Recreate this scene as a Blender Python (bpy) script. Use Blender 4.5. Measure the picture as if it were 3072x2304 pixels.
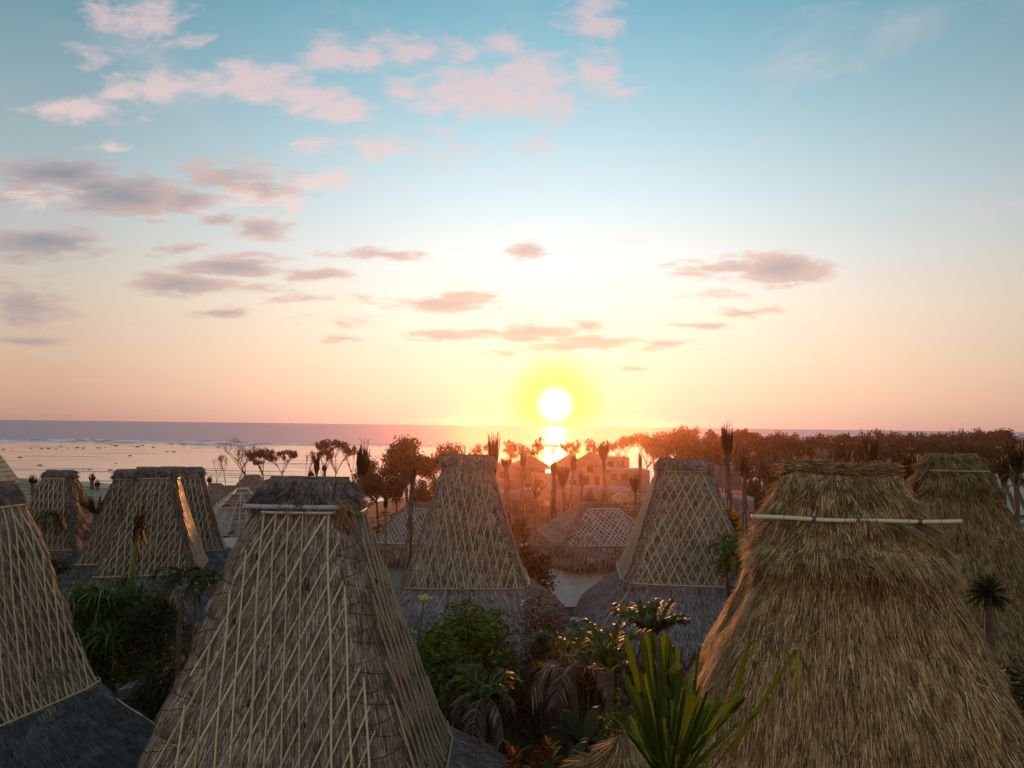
import bpy, math, random
import numpy as np
from mathutils import Vector, Matrix, Euler

for _o in list(bpy.data.objects):
    bpy.data.objects.remove(_o)
SC = bpy.context.scene
COL = SC.collection
R = math.radians
rng = np.random.default_rng(7)
random.seed(7)

# ------------------------------------------------------------------ camera
CAM_Z = 10.05
FPX = 2150.0                       # focal length in pixels of the 3072 wide photograph
PITCH, ROLL = 3.33, 0.69
cam_data = bpy.data.cameras.new('camera')
cam_data.sensor_width = 36.0
cam_data.lens = 36.0 * FPX / 3072.0
cam_data.clip_start = 0.1
cam_data.clip_end = 120000.0
cam = bpy.data.objects.new('camera', cam_data)
COL.objects.link(cam)
CAM_R = Matrix.Rotation(R(90 + PITCH), 3, 'X') @ Matrix.Rotation(R(ROLL), 3, 'Z')
cam.location = (0, 0, CAM_Z)
cam.rotation_euler = CAM_R.to_euler()
SC.camera = cam


def ray(px, py):
    """world direction of a pixel of the 3072x2304 photograph"""
    return (CAM_R @ Vector(((px - 1536) / FPX, -(py - 1152) / FPX, -1.0))).normalized()


def at(px, py, Y):
    """world point seen at a pixel, Y metres in front of the camera"""
    d = ray(px, py)
    return Vector((0, 0, CAM_Z)) + d * (Y / d.y)


# ------------------------------------------------------------------ view settings
SC.render.engine = 'CYCLES'
SC.view_settings.view_transform = 'Standard'
SC.view_settings.look = 'None'
SC.view_settings.exposure = 0.0
SC.view_settings.gamma = 1.0
SC.view_settings.use_curve_mapping = False
SC.cycles.use_denoising = True
SC.cycles.max_bounces = 5
SC.cycles.diffuse_bounces = 2
SC.cycles.glossy_bounces = 2
SC.cycles.transmission_bounces = 3
SC.cycles.transparent_max_bounces = 6
SC.cycles.volume_bounces = 0
SC.cycles.sample_clamp_indirect = 4.0
SC.cycles.sample_clamp_direct = 12.0
SC.cycles.caustics_reflective = False
SC.cycles.caustics_refractive = False


def srgb(r, g, b):
    def f(c):
        c = c / 255.0
        return c / 12.92 if c <= 0.04045 else ((c + 0.055) / 1.055) ** 2.4
    return (f(r), f(g), f(b), 1.0)


# ------------------------------------------------------------------ a small node writer
class NW:
    def __init__(self, tree):
        self.t = tree

    def new(self, kind, **props):
        n = self.t.nodes.new(kind)
        for k, v in props.items():
            setattr(n, k, v)
        return n

    def put(self, sock, v):
        if isinstance(v, bpy.types.NodeSocket):
            self.t.links.new(v, sock)
        else:
            if hasattr(sock, 'default_value'):
                dv = sock.default_value
                if hasattr(dv, '__len__') and not isinstance(v, (tuple, list)):
                    v = (v,) * len(dv)
                elif hasattr(dv, '__len__') and len(dv) == 3 and len(v) == 4:
                    v = v[:3]
                elif hasattr(dv, '__len__') and len(dv) == 4 and len(v) == 3:
                    v = (*v, 1.0)
                sock.default_value = v

    def m(self, op, a, b=None, c=None, clamp=False):
        n = self.new('ShaderNodeMath', operation=op, use_clamp=clamp)
        for i, v in enumerate((a, b, c)):
            if v is not None:
                self.put(n.inputs[i], v)
        return n.outputs[0]

    def v(self, op, a, b=None, c=None):
        n = self.new('ShaderNodeVectorMath', operation=op)
        if op == 'SCALE':
            self.put(n.inputs[0], a)
            self.put(n.inputs['Scale'], b)
        else:
            for i, x in enumerate((a, b, c)):
                if x is not None:
                    self.put(n.inputs[i], x)
        return n.outputs['Value'] if op in ('LENGTH', 'DOT_PRODUCT', 'DISTANCE') else n.outputs[0]

    def mr(self, x, a, b, c=0.0, d=1.0, smooth=False):
        n = self.new('ShaderNodeMapRange')
        n.interpolation_type = 'SMOOTHSTEP' if smooth else 'LINEAR'
        for i, v in enumerate((x, a, b, c, d)):
            self.put(n.inputs[i], v)
        return n.outputs[0]

    def ramp(self, x, stops, interp='LINEAR'):
        n = self.new('ShaderNodeValToRGB')
        n.color_ramp.interpolation = interp
        e = n.color_ramp.elements
        while len(e) < len(stops):
            e.new(0.5)
        for k, (p, c) in enumerate(stops):
            e[k].position = p
            e[k].color = c if len(c) == 4 else (*c, 1)
        self.put(n.inputs[0], x)
        return n.outputs[0]

    def mix(self, f, a, b, blend='MIX'):
        n = self.new('ShaderNodeMix', data_type='RGBA', blend_type=blend)
        self.put(n.inputs[0], f)
        self.put(n.inputs[6], a)
        self.put(n.inputs[7], b)
        return n.outputs[2]

    def noise(self, vec, scale=5.0, detail=3.0, rough=0.55, dist=0.0, color=False):
        n = self.new('ShaderNodeTexNoise')
        if vec is not None:
            self.put(n.inputs['Vector'], vec)
        self.put(n.inputs['Scale'], scale)
        self.put(n.inputs['Detail'], detail)
        self.put(n.inputs['Roughness'], rough)
        self.put(n.inputs['Distortion'], dist)
        return n.outputs[1] if color else n.outputs[0]

    def mapping(self, vec, scale=(1, 1, 1), loc=(0, 0, 0), rot=(0, 0, 0)):
        n = self.new('ShaderNodeMapping')
        self.put(n.inputs[0], vec)
        n.inputs['Scale'].default_value = scale
        n.inputs['Location'].default_value = loc
        n.inputs['Rotation'].default_value = rot
        return n.outputs[0]

    def bump(self, h, strength=0.5, dist=0.05):
        n = self.new('ShaderNodeBump')
        self.put(n.inputs['Height'], h)
        n.inputs['Strength'].default_value = strength
        n.inputs['Distance'].default_value = dist
        return n.outputs[0]


# ------------------------------------------------------------------ sun direction (the disc in the photograph)
SUN_DIR = ray(1665, 1214)
SUN_EL = math.asin(SUN_DIR.z)
SUN_AZ = math.atan2(SUN_DIR.x, SUN_DIR.y)        # from +Y towards +X

# ------------------------------------------------------------------ world: dusk sky with clouds
world = bpy.data.worlds.new('World')
SC.world = world
world.use_nodes = True
world.cycles.sampling_method = 'MANUAL'
world.cycles.sample_map_resolution = 256
wt = world.node_tree
wt.nodes.clear()
W = NW(wt)
tc = W.new('ShaderNodeTexCoord').outputs['Generated']
D = W.v('NORMALIZE', tc)
sep = W.new('ShaderNodeSeparateXYZ')
W.put(sep.inputs[0], D)
dx, dy, dz = sep.outputs
elev = W.m('DIVIDE', W.m('ARCSINE', dz), R(90))
STOPS = [(-90, (40, 40, 45)), (-2, (120, 105, 105)), (0, (228, 186, 170)), (2, (246, 202, 176)), (4.7, (251, 218, 190)),
         (8.7, (247, 231, 211)), (12.6, (229, 231, 228)), (17.7, (196, 219, 225)), (24, (155, 196, 210)),
         (31, (108, 170, 191)), (50, (120, 155, 172)), (90, (130, 142, 152))]
base = W.ramp(W.m('MULTIPLY_ADD', elev, 0.5, 0.5), [((e / 90) * 0.5 + 0.5, srgb(*c)) for e, c in STOPS])
# sky dims beside the sunset; unseen part behind the camera brightened as added fill
hl = W.m('SQRT', W.m('ADD', W.m('MULTIPLY', dx, dx), W.m('MULTIPLY', dy, dy)))
sh = Vector((SUN_DIR.x, SUN_DIR.y)).normalized()
ca = W.m('ADD', W.m('ADD', W.m('MULTIPLY', dx, sh.x), W.m('MULTIPLY', dy, sh.y)), W.m('MULTIPLY', W.m('SUBTRACT', 1.0, hl), 0.75))
fall = W.ramp(W.m('MULTIPLY_ADD', ca, 0.5, 0.5), [(0, (1.14, 1.02, .98)), (.5, (.96, .88, .85)), (.87, (.64, .62, .62)), (.905, (.66, .655, .66)),
                                                (.95, (.84, .84, .84)), (.985, (1, 1, 1)), (1, (1.03, 1.03, 1.03))])
sky = W.mix(1.0, base, fall, 'MULTIPLY')
# white glow above the sun
GLOW = ray(1640, 800)
cg = W.v('DOT_PRODUCT', D, tuple(GLOW))
g1 = W.m('MULTIPLY', W.m('EXPONENT', W.m('MULTIPLY', W.m('SUBTRACT', cg, 1.0), 20.0)), 0.165)
sky = W.mix(1.0, sky, W.mix(g1, (0, 0, 0, 1), (1, 1, .98, 1)), 'ADD')

# clouds, laid out by direction: u = x/y, v = z/y
ys = W.m('MAXIMUM', dy, 0.05)
cu = W.m('DIVIDE', dx, ys)
cv = W.m('DIVIDE', dz, ys)
comb = W.new('ShaderNodeCombineXYZ')
W.put(comb.inputs[0], cu)
W.put(comb.inputs[1], cv)
uv = comb.outputs[0]
warp = W.v('SUBTRACT', W.noise(W.v('MULTIPLY', uv, (9, 22, 1)), 1.0, 3.0, 0.6, color=True), (.5, .5, .5))
uvw = W.v('MULTIPLY_ADD', warp, (.085, .026, 0), uv)
fine = W.noise(W.v('MULTIPLY', uv, (17, 34, 1)), 1.0, 7.0, 0.66, 0.3)
S = 3072 / 2212.0
PINK = [(305, 45, 85, 50, .8), (190, 120, 40, 25, .5), (420, 90, 40, 20, .3), (180, 238, 95, 26, .9), (320, 188, 85, 28, .9), (440, 165, 50, 18, .6),
        (560, 180, 120, 40, 1), (650, 205, 80, 35, .9), (735, 240, 75, 28, 1), (720, 115, 70, 35, .8), (800, 120, 60, 30, .8), (890, 100, 75, 30, .9),
        (985, 120, 40, 25, .6), (1090, 95, 40, 40, .7), (1060, 195, 170, 55, 1), (1150, 160, 90, 45, .9), (880, 200, 50, 25, .7), (1290, 160, 60, 45, .8),
        (1225, 235, 50, 45, .6), (1275, 40, 50, 50, .8), (1345, 205, 30, 20, .5), (700, 310, 55, 20, .6), (850, 330, 110, 28, .5), (960, 280, 40, 15, .4),
        (1140, 320, 60, 18, .35), (230, 320, 50, 10, .4), (700, 390, 90, 25, .6), (330, 445, 90, 20, .5), (560, 430, 120, 35, .55), (60, 420, 70, 25, .5)]
DARK = [(130, 375, 100, 25, .85), (270, 425, 95, 35, 1), (200, 400, 60, 20, .85), (60, 405, 70, 24, .4), (400, 430, 60, 25, .8), (490, 385, 100, 36, .55),
        (585, 405, 60, 30, .55), (480, 480, 40, 12, .6), (560, 495, 55, 18, .7), (390, 540, 40, 12, .5), (80, 525, 110, 25, .9), (60, 550, 90, 20, .5),
        (390, 612, 80, 18, .95), (500, 583, 90, 15, 1), (680, 592, 75, 12, .7), (820, 548, 95, 10, .6), (560, 555, 60, 8, .45), (1130, 541, 40, 14, .7),
        (1590, 578, 110, 16, .6), (1690, 580, 75, 28, 1.0), (1490, 590, 60, 8, .4), (1530, 635, 50, 8, .4), (1600, 672, 60, 9, .5), (1510, 702, 40, 7, .6),
        (1430, 742, 45, 8, .6), (960, 655, 90, 14, .8), (1010, 640, 60, 10, .6), (690, 645, 80, 8, .4), (490, 677, 50, 10, .7), (730, 690, 60, 9, .4),
        (750, 727, 40, 7, .6), (970, 722, 60, 10, .8), (1050, 712, 50, 8, .7), (1150, 715, 80, 12, 1), (1130, 730, 50, 9, .9), (1270, 703, 40, 9, .8),
        (1280, 735, 70, 14, .9), (1220, 747, 60, 10, .7), (1060, 765, 40, 6, .5), (1365, 793, 20, 5, .6), (40, 660, 80, 40, .55), (60, 738, 80, 8, .6),
        (30, 692, 70, 12, .5), (560, 622, 120, 8, .3)]


def cloud_mask(lst, k):
    acc = None
    for (cx, cy, rx, ry, s) in lst:
        d = ray(cx * S, cy * S)
        u0, v0 = d.x / d.y, d.z / d.y
        ru, rv = rx * S / FPX * k, ry * S / FPX * k
        q = W.v('MULTIPLY_ADD', uvw, (1 / ru, 1 / rv, 0), (-u0 / ru, -v0 / rv, 0))
        e = W.m('MULTIPLY_ADD', W.v('LENGTH', q), -s, s)
        acc = e if acc is None else W.m('MAXIMUM', acc, e)
    return acc


pm = cloud_mask(PINK, 1.5)
dm = cloud_mask(DARK, 1.75)
n1 = W.m('MULTIPLY_ADD', fine, 2.2, -1.0)
pd = W.mr(W.m('ADD', pm, n1), 0.04, 0.85, 0, 1, True)
fineD = W.noise(W.v('MULTIPLY', uv, (17, 75, 1)), 1.0, 6.0, 0.66, 0.3)
n2 = W.m('MULTIPLY_ADD', fineD, 1.9, -0.86)
dd = W.mr(W.m('ADD', dm, n2), 0.08, 0.62, 0, 1, True)
# thin wisps over the whole sky
wsp = W.noise(W.v('MULTIPLY', W.v('DIVIDE', D, W.m('MAXIMUM', W.m('ADD', dz, .12), 0.1)), (1, 1, 0)), 2.2, 6.0, 0.62, 0.4)
wm = W.m('MULTIPLY', W.mr(wsp, .52, .8, 0, .42, True), W.mr(dz, .02, .12, 0, 1))
sky = W.mix(wm, sky, srgb(228, 205, 205))
sky = W.mix(W.m('MULTIPLY', pd, .74), sky, W.mix(W.mr(dz, .25, .5), srgb(250, 215, 205), srgb(222, 196, 200)))
dcol = W.mix(W.mr(ca, .80, .99), srgb(112, 128, 142), srgb(182, 154, 160))
under = W.mr(W.m('SUBTRACT', fineD, dm), -.45, .40)
dcol = W.mix(under, dcol, W.mix(W.mr(ca, .80, .99), srgb(190, 165, 165), srgb(236, 190, 172)))
sky = W.mix(W.m('MULTIPLY', dd, .80), sky, dcol)
# the sun: yellow aureole and white disc
cs = W.v('DOT_PRODUCT', D, tuple(SUN_DIR))
ang = W.m('ARCCOSINE', W.m('MINIMUM', cs, 1.0))
hal = W.mr(ang, R(4.9), R(2.0), 0, .95, True)
sky = W.mix(hal, sky, (1.0, 1.0, .235, 1))
disc = W.mr(ang, R(1.8), R(.45), 0, 1, True)
sky = W.mix(disc, sky, (1.6, 1.6, 1.6, 1))
# a thin share of the physical sky
nis = W.new('ShaderNodeTexSky', sky_type='NISHITA')
nis.sun_disc = False
nis.sun_elevation = SUN_EL
nis.sun_rotation = SUN_AZ
nis.dust_density = 2.0
sky = W.mix(1.0, sky, W.v('SCALE', nis.outputs[0], 0.02), 'ADD')
bg = W.new('ShaderNodeBackground')
W.put(bg.inputs[0], sky)
bg.inputs[1].default_value = 1.0
wo = W.new('ShaderNodeOutputWorld')
wt.links.new(bg.outputs[0], wo.inputs[0])

# ------------------------------------------------------------------ the sun lamp
sun_data = bpy.data.lights.new('sun', 'SUN')
sun_data.energy = 5.0
sun_data.color = (1.0, 0.35, 0.10)
sun_data.angle = R(1.0)
sun = bpy.data.objects.new('sun', sun_data)
sun.rotation_euler = (-SUN_DIR).to_track_quat('-Z', 'Y').to_euler()
sun.location = (0, 0, 60)
COL.objects.link(sun)

# ------------------------------------------------------------------ helpers for objects
def tag(o, label=None, cat=None, group=None, kind=None):
    if label: o['label'] = label
    if cat: o['category'] = cat
    if group: o['group'] = group
    if kind: o['kind'] = kind
    elif cat: o['kind'] = 'thing'
    return o


def empty(name, loc=(0, 0, 0), rz=0.0):
    o = bpy.data.objects.new(name, None)
    o.empty_display_size = 0.3
    o.location = loc
    o.rotation_euler = (0, 0, rz)
    COL.objects.link(o)
    return o


def mesh_data(name, verts, faces, mat=None, smooth=False, uvs=None):
    """faces: (n,3) or (n,4) arrays, or a list of index tuples"""
    me = bpy.data.meshes.new(name)
    verts = np.asarray(verts, dtype=np.float32).reshape(-1, 3)
    if isinstance(faces, np.ndarray):
        n, k = faces.shape
        me.vertices.add(len(verts))
        me.vertices.foreach_set('co', verts.ravel())
        me.loops.add(n * k)
        me.loops.foreach_set('vertex_index', faces.astype(np.int32).ravel())
        me.polygons.add(n)
        me.polygons.foreach_set('loop_start', np.arange(0, n * k, k, dtype=np.int32))
        me.polygons.foreach_set('loop_total', np.full(n, k, dtype=np.int32))
        me.update(calc_edges=True)
    else:
        me.from_pydata(verts.tolist(), [], faces)
        me.update()
    if uvs is not None:
        lay = me.uv_layers.new(name='UVMap')
        idx = np.empty(len(me.loops), dtype=np.int32)
        me.loops.foreach_get('vertex_index', idx)
        lay.data.foreach_set('uv', np.asarray(uvs, dtype=np.float32)[idx].ravel())
    if smooth:
        me.polygons.foreach_set('use_smooth', np.ones(len(me.polygons), dtype=bool))
    if mat:
        me.materials.append(mat)
    return me


def link(name, me, parent=None, loc=None, rz=None):
    o = bpy.data.objects.new(name, me)
    COL.objects.link(o)
    if parent: o.parent = parent
    if loc is not None: o.location = loc
    if rz is not None: o.rotation_euler = (0, 0, rz)
    return o


class MB:
    """collects pieces of one mesh"""
    def __init__(self):
        self.v, self.f, self.n = [], [], 0

    def add(self, verts, faces):
        self.v.append(np.asarray(verts, dtype=np.float64).reshape(-1, 3))
        self.f += [tuple(int(i) + self.n for i in f) for f in faces]
        self.n += len(self.v[-1])

    def box(self, c, s, rz=0.0, taper=1.0):
        x, y, z = s[0] / 2, s[1] / 2, s[2] / 2
        p = np.array([[-x, -y, -z], [x, -y, -z], [x, y, -z], [-x, y, -z],
                      [-x * taper, -y * taper, z], [x * taper, -y * taper, z], [x * taper, y * taper, z], [-x * taper, y * taper, z]])
        if rz:
            cc, ss = math.cos(rz), math.sin(rz)
            p = np.c_[p[:, 0] * cc - p[:, 1] * ss, p[:, 0] * ss + p[:, 1] * cc, p[:, 2]]
        self.add(p + np.array(c), [(0, 3, 2, 1), (4, 5, 6, 7), (0, 1, 5, 4), (1, 2, 6, 5), (2, 3, 7, 6), (3, 0, 4, 7)])

    def tube(self, pts, rad, sides=6, caps=True):
        pts = np.asarray(pts, dtype=np.float64)
        n = len(pts)
        rad = np.broadcast_to(np.asarray(rad, dtype=np.float64), (n,))
        t = np.gradient(pts, axis=0)
        t /= np.linalg.norm(t, axis=1)[:, None] + 1e-9
        up = np.array([0.0, 0, 1]) if abs(t[0][2]) < .9 else np.array([1.0, 0, 0])
        x = np.cross(up, t[0]); x /= np.linalg.norm(x)
        vs = []
        for i in range(n):
            x = x - t[i] * np.dot(x, t[i]); x /= np.linalg.norm(x) + 1e-9
            y = np.cross(t[i], x)
            a = np.arange(sides) * 2 * math.pi / sides
            vs.append(pts[i] + rad[i] * (np.cos(a)[:, None] * x + np.sin(a)[:, None] * y))
        fs = [(i * sides + k, i * sides + (k + 1) % sides, (i + 1) * sides + (k + 1) % sides, (i + 1) * sides + k)
              for i in range(n - 1) for k in range(sides)]
        if caps:
            fs += [tuple(range(sides))[::-1], tuple((n - 1) * sides + k for k in range(sides))]
        self.add(np.concatenate(vs), fs)

    def data(self, name, mat, smooth=False):
        return mesh_data(name, np.concatenate(self.v), self.f, mat, smooth)

    def build(self, name, mat, parent=None, smooth=False, loc=None, rz=None):
        return link(name, self.data(name, mat, smooth), parent, loc, rz)


MATS = {}


def material(name):
    m = bpy.data.materials.new(name)
    m.use_nodes = True
    m.node_tree.nodes.clear()
    MATS[name] = m
    return m, NW(m.node_tree)


def finish(w, color, rough=0.8, normal=None, spec=0.3, translucent=0.0, metallic=0.0, tcol=None):
    p = w.new('ShaderNodeBsdfPrincipled')
    w.put(p.inputs['Base Color'], color)
    w.put(p.inputs['Roughness'], rough)
    w.put(p.inputs['Specular IOR Level'], spec)
    w.put(p.inputs['Metallic'], metallic)
    if normal is not None:
        w.put(p.inputs['Normal'], normal)
    out = w.new('ShaderNodeOutputMaterial')
    s = p.outputs[0]
    if translucent:
        t = w.new('ShaderNodeBsdfTranslucent')
        w.put(t.inputs[0], tcol if tcol is not None else color)
        mx = w.new('ShaderNodeMixShader')
        mx.inputs[0].default_value = translucent
        w.t.links.new(s, mx.inputs[1])
        w.t.links.new(t.outputs[0], mx.inputs[2])
        s = mx.outputs[0]
    w.t.links.new(s, out.inputs[0])
    return p


def geo_random(w):
    return w.new('ShaderNodeNewGeometry').outputs['Random Per Island']


def obj_random(w):
    return w.new('ShaderNodeObjectInfo').outputs['Random']


def obj_co(w):
    return w.new('ShaderNodeTexCoord').outputs['Object']


def plain(name, col, rough=.8, var=.25, scale=6.0, spec=.3, bump=.3):
    m, w = material(name)
    n = w.noise(obj_co(w), scale, 5, .6)
    c = w.mix(w.mr(n, .3, .7), tuple(x * (1 - var) for x in col[:3]) + (1,), tuple(min(1, x * (1 + var)) for x in col[:3]) + (1,))
    finish(w, c, rough, w.bump(n, bump, .03), spec)
    return m


# ------------------------------------------------------------------ terrain
SEA_Z = -6.2


def ground_z(x, y):
    t = (y + 1.2 * max(0.0, -x) - 0.35 * max(0.0, x) - 42.0) / 140.0
    t = min(max(t, 0.0), 1.15)
    return -6.0 * t


def on_ground(px, py):
    """ground point seen at a pixel"""
    d = ray(px, py)
    o = Vector((0, 0, CAM_Z))
    s = 5.0
    while s < 600:
        p = o + d * s
        if p.z <= ground_z(p.x, p.y): return p
        s += 0.25
    return p


m, w = material('earth')
co = obj_co(w)
n1_ = w.noise(co, .11, 5, .6)
n2_ = w.noise(co, 1.7, 5, .65)
c = w.mix(w.mr(n1_, .42, .58), (.075, .046, .027, 1), (.15, .10, .07, 1))
c = w.mix(w.mr(n2_, .5, .62), c, (.05, .055, .022, 1))
finish(w, c, .95, w.bump(n2_, .6, .1), .1)
xs = np.concatenate([np.linspace(-420, -60, 25), np.linspace(-56, 76, 67), np.linspace(90, 620, 36)])
ysg = np.concatenate([np.linspace(-40, 90, 66), np.linspace(95, 420, 46)])
gv = [[x, y, ground_z(x, y) + (.12 * math.sin(x * .31 + y * .17) * math.sin(y * .23 - x * .11) if y > 20 else 0)] for y in ysg for x in xs]
nx = len(xs)
gf = np.array([[j * nx + i, j * nx + i + 1, (j + 1) * nx + i + 1, (j + 1) * nx + i] for j in range(len(ysg) - 1) for i in range(nx - 1)])
tag(link('ground', mesh_data('ground', gv, gf, MATS['earth'], True)), kind='structure')

# open sea, out to the horizon, beginning at the outer edge of the reef
m, w = material('sea_water')
co = obj_co(w)
h = w.m('ADD', w.noise(w.mapping(co, (.02, .09, 1)), 1.0, 6, .62), w.m('MULTIPLY', w.noise(w.mapping(co, (.004, .012, 1)), 1.0, 3, .5), .8))
p = finish(w, (.19, .30, .43, 1), .4, w.bump(h, .7, 1.8), .14)
m, w = material('reef_water')
co = obj_co(w)
nn = w.noise(w.mapping(co, (.010, .055, 1)), 1.0, 5, .6)
pat = w.mr(w.noise(w.mapping(co, (.02, .11, 1), (31, 7, 0)), 1.0, 5, .62), .545, .66, 0, .85, True)
col_ = w.mix(pat, (.30, .28, .27, 1), (.05, .045, .035, 1))
hh = w.m('ADD', w.noise(w.mapping(co, (.12, .55, 1)), 1.0, 4, .55), nn)
finish(w, col_, w.mix(pat, (.09, .09, .09, 1), (.45, .45, .45, 1)), w.bump(hh, .26, .25), .5)
REEF_Y = 16.25 * FPX / 52.0          # metres to the outer reef edge


def reef_edge(x):
    return 560 + 0.10 * x + 14 * math.sin(x * .013) + 7 * math.sin(x * .041 + 1)


ex = np.concatenate([np.linspace(-30000, -1500, 8), np.linspace(-1200, 1200, 121), np.linspace(1500, 30000, 8)])
v, f = [], []
for k, x in enumerate(ex):
    e = reef_edge(max(-1200, min(1200, x)))
    v += [[x, e, SEA_Z], [x, e + 400, SEA_Z], [x, 6000, SEA_Z], [x, 60000, SEA_Z]]
    if k: f += [(4 * k - 4 + j, 4 * k + j, 4 * k + j + 1, 4 * k - 3 + j) for j in range(3)]
tag(link('sea', mesh_data('sea', v, f, MATS['sea_water'], True)), kind='structure')
v, f = [], []
for k, x in enumerate(ex):
    e = reef_edge(max(-1200, min(1200, x)))
    v += [[x, 60 if abs(x) < 1300 else 60, SEA_Z - .004], [x, 200, SEA_Z - .004], [x, e, SEA_Z - .004]]
    if k: f += [(3 * k - 3 + j, 3 * k + j, 3 * k + j + 1, 3 * k - 2 + j) for j in range(2)]
tag(link('reef_flat_water', mesh_data('reef_flat_water', v, f, MATS['reef_water'], True)), kind='structure')

# surf breaking on the reef edge: low ridges with foam
m, w = material('surf')
co = obj_co(w)
fo = w.mr(w.noise(w.mapping(co, (.05, .25, 1)), 1.0, 6, .65),   .40, .54, 0, 1, True)
finish(w, w.mix(fo, (.03, .045, .055, 1), (.92, .92, .95, 1)), w.mix(fo, (.3, .3, .3, 1), (.9, .9, .9, 1)), w.bump(fo, .4, .3))
for (x0, x1, off, h0) in ((-620, 40, 6, 2.6), (-560, -250, 34, 2.0), (40, 480, 4, 1.1), (-300, 160, 20, 1.4)):
    v, f = [], []
    N_ = 90
    for k in range(N_ + 1):
        x = x0 + (x1 - x0) * k / N_
        e = reef_edge(x) + off + 3 * math.sin(x * .09)
        hgt = h0 * (math.sin(math.pi * k / N_) ** .5) * (.55 + .45 * math.sin(x * .05) * math.sin(x * .021 + off)) + .05
        for (yy, zz) in ((-9, -.05), (-4, .35), (-1.2, .8), (.2, 1.0), (1.8, .8), (6, -.05)):
            v.append([x, e + yy, SEA_Z + hgt * zz])
        if k: f += [(6 * k - 6 + j, 6 * k + j, 6 * k + j + 1, 6 * k - 5 + j) for j in range(5)]
    tag(link('surf', mesh_data('surf', v, f, MATS['surf'], True)), 'white surf line breaking along the outer edge of the reef', 'surf', 'surf lines on the reef', 'stuff')

# ------------------------------------------------------------------ thatch, bamboo and rope materials
def thatch_mat(name, dark, mid, light, patch=None):
    m, w = material(name)
    uvn = w.new('ShaderNodeUVMap').outputs[0]
    st = w.noise(w.mapping(uvn, (75, 3.2, 1)), 1.0, 4, .7)
    st2 = w.noise(w.mapping(uvn, (26, 2.0, 1), (5, 3, 0)), 1.0, 3, .6)
    big = w.noise(w.mapping(uvn, (1.3, .8, 1)), 1.0, 4, .6)
    t = w.m('ADD', w.m('MULTIPLY', st, .65), w.m('MULTIPLY', st2, .35))
    c = w.ramp(t, [(.30, dark), (.50, mid), (.68, light)])
    c = w.mix(w.mr(big, .3, .7, 0, .55), c, w.mix(1.0, c, (.55, .50, .47, 1), 'MULTIPLY'))
    if patch:
        pn = w.noise(w.mapping(uvn, (2.0, .9, 1), (2, 9, 0)), 1.0, 4, .6)
        c = w.mix(w.mr(pn, .56, .70, 0, .55, True), c, patch)
    finish(w, c, .92, w.bump(t, .9, .05), .15)
    return m


def straw_mat(name, stops, patch=None):
    m, w = material(name)
    r = geo_random(w)
    c = w.ramp(r, stops)
    big = w.noise(obj_co(w), .9, 4, .6)
    c = w.mix(w.mr(big, .35, .68, 0, .6), c, w.mix(1.0, c, (.60, .54, .50, 1), 'MULTIPLY'))
    stk = w.noise(w.mapping(obj_co(w), (7, 7, 1.3)), 1.0, 4, .65)
    c = w.mix(w.mr(stk, .44, .66, 0, .75, True), c, w.mix(1.0, c, (.42, .36, .31, 1), 'MULTIPLY'))
    if patch:
        pn = w.noise(obj_co(w), 1.1, 4, .6)
        c = w.mix(w.mr(pn, .57, .68, 0, .5, True), c, patch)
    finish(w, c, .75, None, .25, translucent=.18)
    return m


thatch_mat('thatch_brown', (.06, .042, .03), (.20, .145, .105), (.46, .35, .255))
thatch_mat('thatch_grey', (.08, .063, .06), (.26, .215, .205), (.48, .41, .40))
thatch_mat('thatch_blue', (.045, .042, .042), (.11, .104, .105), (.21, .20, .20), (.14, .24, .29, 1))
thatch_mat('thatch_old', (.035, .026, .022), (.105, .08, .066), (.22, .17, .14))  # darker brown thatch; the left cluster's dimmer light is put into its colour
thatch_mat('thatch_gold', (.07, .038, .016), (.25, .15, .07), (.54, .37, .19))
BROWN = [(0, (.095, .063, .046)), (.3, (.225, .158, .118)), (.6, (.37, .272, .205)), (.86, (.52, .40, .305)), (1, (.74, .62, .50))]
GREYS = [(0, (.085, .066, .064)), (.4, (.25, .205, .20)), (.75, (.42, .355, .35)), (1, (.62, .55, .54))]
DARKS = [(0, (.06, .045, .044)), (.45, (.165, .126, .118)), (.85, (.28, .22, .20)), (1, (.50, .41, .37))]
GOLDS = [(0, (.088, .043, .016)), (.3, (.275, .152, .054)), (.6, (.49, .295, .12)), (.85, (.68, .46, .205)), (1, (.90, .72, .45))]
BLUES = [(0, (.045, .042, .043)), (.5, (.11, .104, .107)), (1, (.24, .232, .238))]
straw_mat('straw_brown', BROWN)
straw_mat('straw_russet', [(p_, (c_[0] * 1.08, c_[1] * .86, c_[2] * .80)) for p_, c_ in BROWN])
straw_mat('straw_old', [(p_, tuple(x * .5 for x in c_)) for p_, c_ in BROWN])  # brown straw darkened, with the left cluster's dimness put into the colour
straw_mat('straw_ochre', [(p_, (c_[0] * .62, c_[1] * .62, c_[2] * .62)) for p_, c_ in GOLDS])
straw_mat('straw_grey', GREYS)
straw_mat('straw_dark', DARKS)
straw_mat('straw_gold', GOLDS)
straw_mat('straw_blue', BLUES, (.22, .36, .43, 1))


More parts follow.
